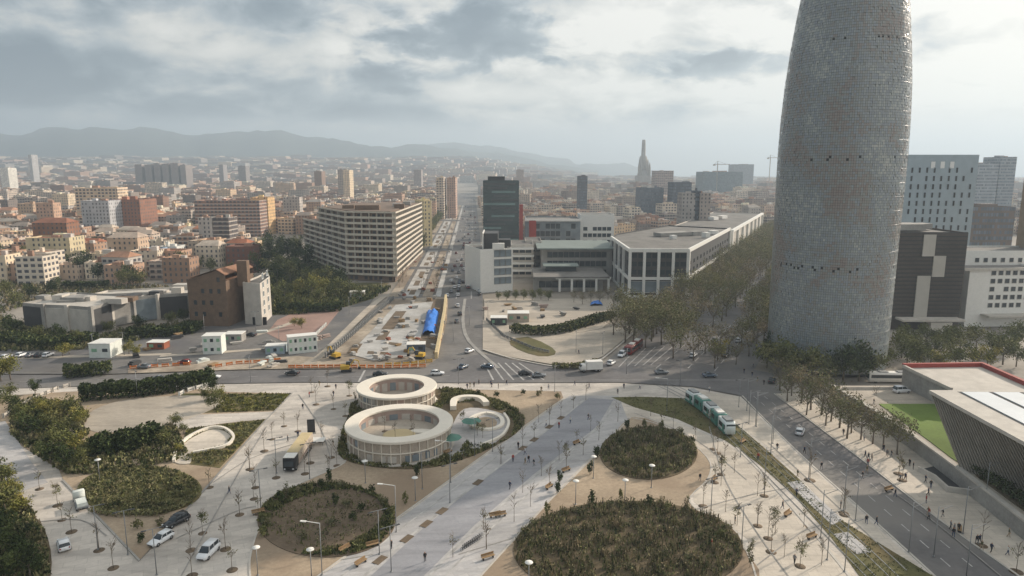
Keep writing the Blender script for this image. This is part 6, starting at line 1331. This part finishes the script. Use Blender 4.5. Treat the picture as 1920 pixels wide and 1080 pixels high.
ribw = [(836, 560), (833, 590), (826, 630), (818, 672)]; W = [G(x, y).xy for x, y in ribw]; b = MB(); band(b, [p - W[0] for p in W], -.5, .5, 0, 2.2); o = b.build('hoarding', MAT['mat'], loc=(W[0].x, W[0].y, -.1)); tag(o, 'long pale timber hoarding beside the blue tarpaulin', 'hoarding')
def barrier_run(label, pts, mat='orange', h=1.1):
    W = [G(x, y).xy for x, y in pts]; b = MB(); P = [p - W[0] for p in W]
    for i in range(len(P) - 1):
        d = P[i + 1] - P[i]; n = max(1, int(d.length / 2.3)); a = atan2(d.y, d.x)
        for k in range(n):
            q = P[i] + d * (k + .5) / n; b.box((q.x, q.y, h * .7), (2.0, .08, h * .45), a); b.box((q.x, q.y, h * .2), (2.0, .08, h * .18), a)
            for s in (-.9, .9): b.box((q.x + cos(a) * s, q.y + sin(a) * s, h * .5), (.1, .5, h), a)
    o = b.build('barrier_fence', MAT[mat], loc=(W[0].x, W[0].y, -.05)); tag(o, label, 'barrier'); return o
barrier_run('orange barrier run in front of the avenue works', [(540, 690), (640, 689), (720, 690), (800, 688)]); barrier_run('orange barrier run left of the long site office', [(400, 690), (440, 683), (490, 680), (530, 676)]); barrier_run('faded orange barriers along the left verge', [(240, 692), (300, 688), (360, 684)])
barrier_run('yellow barrier run at the corner of the hoarding', [(720, 686), (770, 684), (812, 678)], 'yellow'); barrier_run('grey site fence along the left of the avenue slab', [(610, 672), (660, 630), (710, 585), (738, 562)], 'metal', 2.0); barrier_run('white site fence beyond the yard', [(600, 636), (575, 648), (600, 622), (612, 610)], 'white', 1.4)
barrier_run('grey railing by the museum square edge', [(912, 600), (945, 632), (1000, 655), (1030, 662)], 'metal', 1.1)
barrier_run('white railing along the left park terrace', [(330, 745), (350, 735), (398, 722)], 'white', 1.2); barrier_run('pale railing across the far left path', [(5, 785), (60, 752), (110, 730), (140, 722)], 'conc', 1.2)
def excavator(label, x, y, rz):
    t = empty('excavator', G(x, y, 0), rz); tag(t, label, 'excavator', 'excavators on the avenue works')
    for s in (-1, 1): b = MB(); loft(b, [(-1.6, ringx(.25, .2, .6)), (-1.3, ringx(.25, 0, .8)), (1.3, ringx(.25, 0, .8)), (1.6, ringx(.25, .2, .6))]); [None for _ in ()]; b.v = [(v[0], v[1] + s * 1.0, v[2]) for v in b.v]; b.build('track', MAT['dark'], t)
    boxbuild(t, 'house', (-.5, 0, 1.4), (2.6, 2.2, 1.1), 'yellow'); boxbuild(t, 'cab', (.5, .6, 2.1), (1.2, 1.0, 1.5), 'glass'); b = MB(); b.tube([(.9, -.3, 1.5), (2.4, -.3, 3.6), (3.6, -.3, 3.2)], .2, 4); b.build('boom', MAT['yellow'], t); b = MB(); b.tube([(3.6, -.3, 3.2), (4.0, -.3, 1.3)], .15, 4); b.build('arm', MAT['yellow'], t); boxbuild(t, 'bucket', (3.8, -.3, .9), (.8, 1.0, .7), 'dark')
excavator('yellow excavator digging at the near left of the avenue works', 628, 672, 2.5); excavator('yellow excavator half in the trench behind the container', 786, 672, 2.9); excavator('yellow excavator beside the crossing road', 650, 702 - 6, .2)
rg = random.Random(4)
for i in range(90):
    y = rg.uniform(575, 684) if i < 60 else rg.uniform(470, 575); f = rg.uniform(0, .62) if i < 60 else rg.uniform(.02, .5); x = GVL(y) + (GVR(y) - GVL(y)) * f; k = rg.choice(('conc', 'wood', 'grey', 'slab', 'redbrick')); t_ = MB(); n = rg.randint(1, 3)
    for j in range(n + 1): t_.box((rg.uniform(-.1, .1), rg.uniform(-.1, .1), .17 + j * .34), (rg.uniform(1.2, 2.6), rg.uniform(.8, 1.4), .3), rg.uniform(-.1, .1))
    g = G(x, y, .12); o = t_.build('material_stack', MAT[k], loc=(g.x, g.y, .12), rz=rg.uniform(0, 3)); later(o, {'conc': 'pale block stack', 'wood': 'timber board stack', 'grey': 'grey slab stack', 'slab': 'light paver stack', 'redbrick': 'red brick stack'}[k] + ' on the site', 'stack', 'stacks of material on the avenue works')

# ------------------------------------------------------------------ lamps and poles
def lampk(name, h, head):
    t = empty(name); b = MB(); b.tube([(0, 0, 0), (0, 0, h)], .08, 6, r2=.06); b.lathe([(.2, 0), (.2, .12), (.1, .16)], 8); b.build('pole', MAT['metal'], t); head(t, h); return Kind(t)
def disc(t, h): b = MB(); b.lathe([(.02, h + .12), (.55, h + .06), (.6, h - .02), (.1, h - .1)], 16, cap=False); b.build('lamp_disc', MAT['white'], t)
def arm(t, h): b = MB(); b.tube([(0, 0, h - .1), (2.6, 0, h + .05)], .06, 4); b.build('arm', MAT['white'], t); boxbuild(t, 'lamp_head', (2.6, 0, h), (.9, .35, .12), 'white')
def two(t, h): b = MB(); b.tube([(-1.2, 0, h), (1.2, 0, h)], .05, 4); b.build('arm', MAT['metal'], t); [boxbuild(t, 'lamp_head', (s * 1.2, 0, h - .05), (.7, .3, .1), 'dgrey') for s in (-1, 1)]
def cat_(t, h): b = MB(); b.tube([(0, 0, h - .8), (-3.0, 0, h - .4)], .05, 4); b.tube([(0, 0, h), (-3.0, 0, h - .4)], .03, 4); b.build('bracket', MAT['metal'], t)
DISC = lampk('disc_lamp', 4.6, disc); ARM = lampk('street_lamp', 8.5, arm); TWO = lampk('twin_lamp', 7.5, two); CAT_ = lampk('catenary_pole', 8.5, cat_)
def lp(k, x, y, base, cat, group, rz=0, z=0): g = G(x, y, z); return later(k.put((g.x, g.y, z), rz), base, cat, group)
for x, y in zp([(658, 498), (912, 582), (108, 935), (382, 945)], 2.7, 440, 680) + zp([(640, 408), (540, 545), (818, 540), (968, 458), (275, 1003)], 3, 900, 720) + [(183, 862)]:
    g = G(x, y, 4.6); later(DISC.put((g.x, g.y, 0)), 'slim lamp with round white disc head', 'lamp', 'white disc lamps')
for x, y in ((604, 1078), (743, 998), (845, 905), (890, 855), (1250, 770)): lp(ARM, x, y, 'white single-arm street lamp', 'street lamp', 'single-arm street lamps', radians(170))
for x, y in zp([(1297, 750), (1470, 930), (1465, 410), (1455, 130)], 3, 900, 720) + zp([(793, 1060), (133, 738), (213, 560), (380, 590), (1090, 710), (1306, 450), (733, 970), (950, 640)], 2.7, 440, 680) + [(240, 1040), (294, 1078), (184, 1030)]: lp(TWO, x, y, 'slim twin-headed lamp post', 'street lamp', 'twin-headed lamp posts', radians(30))
for x, y in zp([(120, 470), (285, 632), (445, 780), (500, 825), (340, 905), (745, 970), (860, 990), (1010, 1085), (995, 885), (80, 680), (10, 380), (370, 1005), (1095, 760), (450, 1060), (40, 390)], 2.454, 1400, 640) + [(1418, 800), (1445, 850), (1400, 770)]: lp(CAT_, x, y, 'tall grey mast beside the service road', 'mast', 'tall masts beside the service road', radians(200))
for x, y in ((176, 668), (233, 665), (384, 628), (470, 716), (524, 650), (655, 590), (716, 552), (850, 640), (880, 610), (915, 600), (1080, 660), (1130, 664), (1175, 700), (1275, 722), (860, 720), (1040, 735), (258, 745), (480, 620)): lp(TWO, x, y, 'distant street lamp post', 'street lamp', 'street lamps behind the plaza', RG.uniform(0, 3))
# rectangular grates, benches and cycle stands on the avenue
for x, y in zp([(1232, 605), (1050, 750), (970, 815), (872, 890), (735, 998)], 2.7, 440, 680) + zp([(455, 190), (390, 240), (305, 312), (240, 360)], 3, 900, 720):
    g = G(x, y, .1); u = (G(1060, 745) - G(600, 1080)).xy.normalized(); b = MB(); b.prism(rect((0, 0), 2.4, 1.3, atan2(u.y, u.x)), -.03, .02); o = b.build('tree_pit', MAT['soil'], loc=(g.x, g.y, .1)); o['kind'] = 'structure'
def bench_kind():
    t = empty('bench'); boxbuild(t, 'seat', (0, 0, .44), (2.2, .55, .08), 'wood'); boxbuild(t, 'backrest', (0, .27, .7), (2.2, .06, .35), 'wood'); [boxbuild(t, 'leg', (s * .85, 0, .2), (.1, .5, .4), 'dark') for s in (-1, 1)]; return Kind(t)
BE = bench_kind()
for x, y in zp([(1320, 780), (120, 765), (640, 1020), (1080, 460), (560, 950), (700, 930)], 2.7, 440, 680) + zp([(115, 745), (390, 585), (485, 492), (545, 338), (45, 982), (1320, 540), (1480, 330)], 3, 900, 720) + zp([(655, 688), (300, 905), (190, 800), (980, 870)], 2.454, 1400, 640): g = G(x, y, .07); later(BE.put((g.x, g.y, .07), RG.uniform(.3, 1)), 'timber slatted bench', 'bench', 'benches on the paving')
def bike_kind():
    t = empty('bicycle')
    for s in (-.5, .5):
        b = MB(); b.tube([(s + .33 * cos(a), 0, .34 + .33 * sin(a)) for a in [2 * pi * k / 14 for k in range(15)]], .025, 4, False); b.build('wheel', MAT['tyre'], t)
    b = MB(); b.tube([(-.5, 0, .34), (-.05, 0, .36), (.35, 0, .85), (-.2, 0, .8), (-.05, 0, .36)], .025, 4); b.tube([(-.5, 0, .34), (-.2, 0, .8)], .02, 4); b.tube([(.5, 0, .34), (.33, 0, .95)], .025, 4); b.build('frame', MAT['dark'], t); boxbuild(t, 'saddle', (-.22, 0, .92), (.25, .14, .06), 'dark'); b = MB(); b.tube([(.33, -.28, .98), (.33, .28, .98)], .02, 4); b.build('handlebar', MAT['metal'], t); return Kind(t)
BK_ = bike_kind()
for i in range(10):
    f = i / 9; x, y = 440 + (1160 + 85 * f) / 2.7, 680 + (948 - 55 * f) / 2.7; g = G(x, y, .04); later(BK_.put((g.x, g.y, .07), .9), 'parked bicycle in the stand row', 'bicycle', 'parked bicycles')
landmark('the bicycle stands', 886, 1020)

# ------------------------------------------------------------------ people
def figure(name, J, edges, rr, mats):
    """continuous skinned body; J joints, rr radii; polygons take clothes colours by height"""
    me = bpy.data.meshes.new(name); me.from_pydata([Vector(j) for j in J], edges, []); o = bpy.data.objects.new(name, me); col.objects.link(o)
    m = o.modifiers.new('skin', 'SKIN'); m.use_smooth_shade = True
    for i, v in enumerate(me.skin_vertices[0].data if me.skin_vertices else []): v.radius = (rr[i], rr[i]); v.use_root = i == 0
    o.modifiers.new('sub', 'SUBSURF').levels = 1
    dg = bpy.context.evaluated_depsgraph_get(); dg.update(); ev = o.evaluated_get(dg); nm = bpy.data.meshes.new_from_object(ev); bpy.data.objects.remove(o)
    for x in mats: nm.materials.append(x)
    for p in nm.polygons:
        z = p.center.z; hand = z < .98 and abs(p.center.y) > .24
        p.material_index = 0 if (z > 1.47 or hand) else (1 if z > .93 else (3 if z < .09 else 2))
        if z > 1.66 or (z > 1.56 and p.center.x < -.02): p.material_index = 3
        p.use_smooth = True
    return nm
def person_mesh(name, st, top, legs, skin='skinc', swing=.3):
    s = st; h = lambda y, x: [(x, y * .27, .98 + 0), ]
    J = [(0, 0, .98), (0, 0, 1.15), (0, 0, 1.36), (0, 0, 1.47), (.015, 0, 1.56), (.02, 0, 1.68),
         (0, .1, .93), (.12 * s, .11, .52), (.16 * s if s else 0, .11, .07), (.16 * s + .14, .11, .045),
         (0, -.1, .93), (-.06 * s, -.11, .52), (-.30 * s, -.11, .1), (-.30 * s + .13, -.11, .05),
         (0, .19, 1.38), (-.08 * s, .25, 1.12), (-.02 * s + .05, .26, .88), (.0 * s + .06, .262, .80),
         (0, -.19, 1.38), (.1 * s, -.25, 1.12), (.2 * s + .04, -.26, .90), (.22 * s + .06, -.262, .82)]
    for side in (1, -1):                       # four fingers and a thumb on each hand
        w = J[17] if side == 1 else J[21]
        for k in range(4): J.append((w[0] - .03 + .02 * k, w[1] - .004 * side, w[2] - .085 + .006 * abs(k - 1.4)))
        J.append((w[0] + .055, w[1] - .02 * side, w[2] - .03))
    E = [(0, 1), (1, 2), (2, 3), (3, 4), (4, 5), (0, 6), (6, 7), (7, 8), (8, 9), (0, 10), (10, 11), (11, 12), (12, 13), (2, 14), (14, 15), (15, 16), (16, 17), (2, 18), (18, 19), (19, 20), (20, 21)] + [(17, 22 + k) for k in range(5)] + [(21, 27 + k) for k in range(5)]
    rr = [.15, .14, .16, .065, .085, .10, .10, .07, .05, .045, .10, .07, .05, .045, .07, .055, .04, .035, .07, .055, .04, .035] + [.009] * 10
    return figure(name, J, E, rr, [MAT['skinc'], top, legs, MAT['hair']])
MAT['skinc'] = M('skin', lin(190, 148, 122), .6, .05, 3); MAT['hair'] = M('dark hair and shoes', lin(44, 36, 32), .8, .1, 3)
CL = {n: M(n + ' cloth', lin(*c), .9, .1, 4) for n, c in (('black', (38, 38, 42)), ('navy', (44, 52, 76)), ('grey', (118, 118, 120)), ('white', (206, 204, 200)), ('red', (150, 52, 46)), ('olive', (88, 86, 62)), ('blue jeans', (64, 78, 104)), ('beige', (170, 152, 128)))}
PM = []
for i, (st, tp, lg) in enumerate(((1, 'black', 'blue jeans'), (1, 'navy', 'black'), (.8, 'grey', 'black'), (0, 'black', 'black'), (1, 'white', 'blue jeans'), (0, 'red', 'navy'), (.9, 'olive', 'beige'), (1, 'black', 'grey'))): PM.append((person_mesh('person', st, CL[tp], CL[lg]), tp, lg, st))
def person(x, y, i, rz, z=.05):
    me, tp, lg, st = PM[i % len(PM)]; g = G(x, y, z); o = bpy.data.objects.new('person', me); col.objects.link(o); o.location = (g.x, g.y, z); o.rotation_euler.z = rz; later(o, f'person in {tp} top and {lg}{"" if "jeans" in lg else " trousers"}', 'person', 'people on the paving')
PPL = [(1581, 816), (1620, 826), (1628, 862), (1634, 864), (1622, 858), (1656, 846), (1663, 856), (1671, 857), (1691, 874), (1705, 874), (1687, 903), (1697, 901), (1625, 887), (1740, 929), (1797, 997), (1891, 1007), (1889, 1041), (1840, 1031), (1624, 982), (1643, 984), (1467, 954), (1457, 844), (1576, 954), (1735, 905), (1745, 915), (1712, 880),
       (797, 1053), (956, 917), (1103, 787), (1001, 874), (734, 1030), (599, 724), (876, 729), (898, 721), (430, 926), (1158, 739), (1410, 706), (1420, 716), (1432, 722), (1395, 700), (1412, 690), (1085, 664), (690, 724), (1015, 735), (950, 722), (580, 745), (630, 730), (1540, 880), (1508, 850), (1330, 735)]
rg = random.Random(9)
for x, y in PPL: person(x, y, rg.randrange(8), rg.uniform(0, 6.28))
PPL2 = [(rg.uniform(500, 660), rg.uniform(740, 860)) for _ in range(8)] + [(rg.uniform(1300, 1500), rg.uniform(860, 1060)) for _ in range(8)] + [(rg.uniform(860, 1300), rg.uniform(722, 731)) for _ in range(10)] + [(960 + 140 * u, 860 - 90 * u + rg.uniform(-20, 30)) for u in [rg.random() for _ in range(8)]] + [(1600 + 260 * u, 880 + 165 * u + rg.uniform(-25, 12)) for u in [rg.random() for _ in range(14)]]
for x, y in PPL2: person(x, y, rg.randrange(8), rg.uniform(0, 6.28))
for x, y in ((1614, 759), (1638, 759)): person(x, y, rg.randrange(8), rg.uniform(0, 6.28), 3.03)
# ------------------------------------------------------------------ haze
def make_haze():
    b = MB(); b.box((0, 4500, 247), (24000, 15000, 560)); o = b.build('haze', bpy.data.materials.new('haze air')); o['kind'] = 'stuff'
    m = o.data.materials[0]; m.use_nodes = True; t = NT(m.node_tree); out = t.add('ShaderNodeOutputMaterial')
    v = t.add('ShaderNodeVolumePrincipled'); v.inputs['Color'].default_value = (.70, .85, 1.0, 1); v.inputs['Density'].default_value = HAZE; v.inputs['Anisotropy'].default_value = .25
    t.link(v.outputs[0], out.inputs['Volume'])
HAZE = 0.00023
make_haze()
for k in Kind.all:
    if k.first:
        for c in list(kids(k.t[0])): bpy.data.objects.remove(c)
        bpy.data.objects.remove(k.t[0])
resolve()
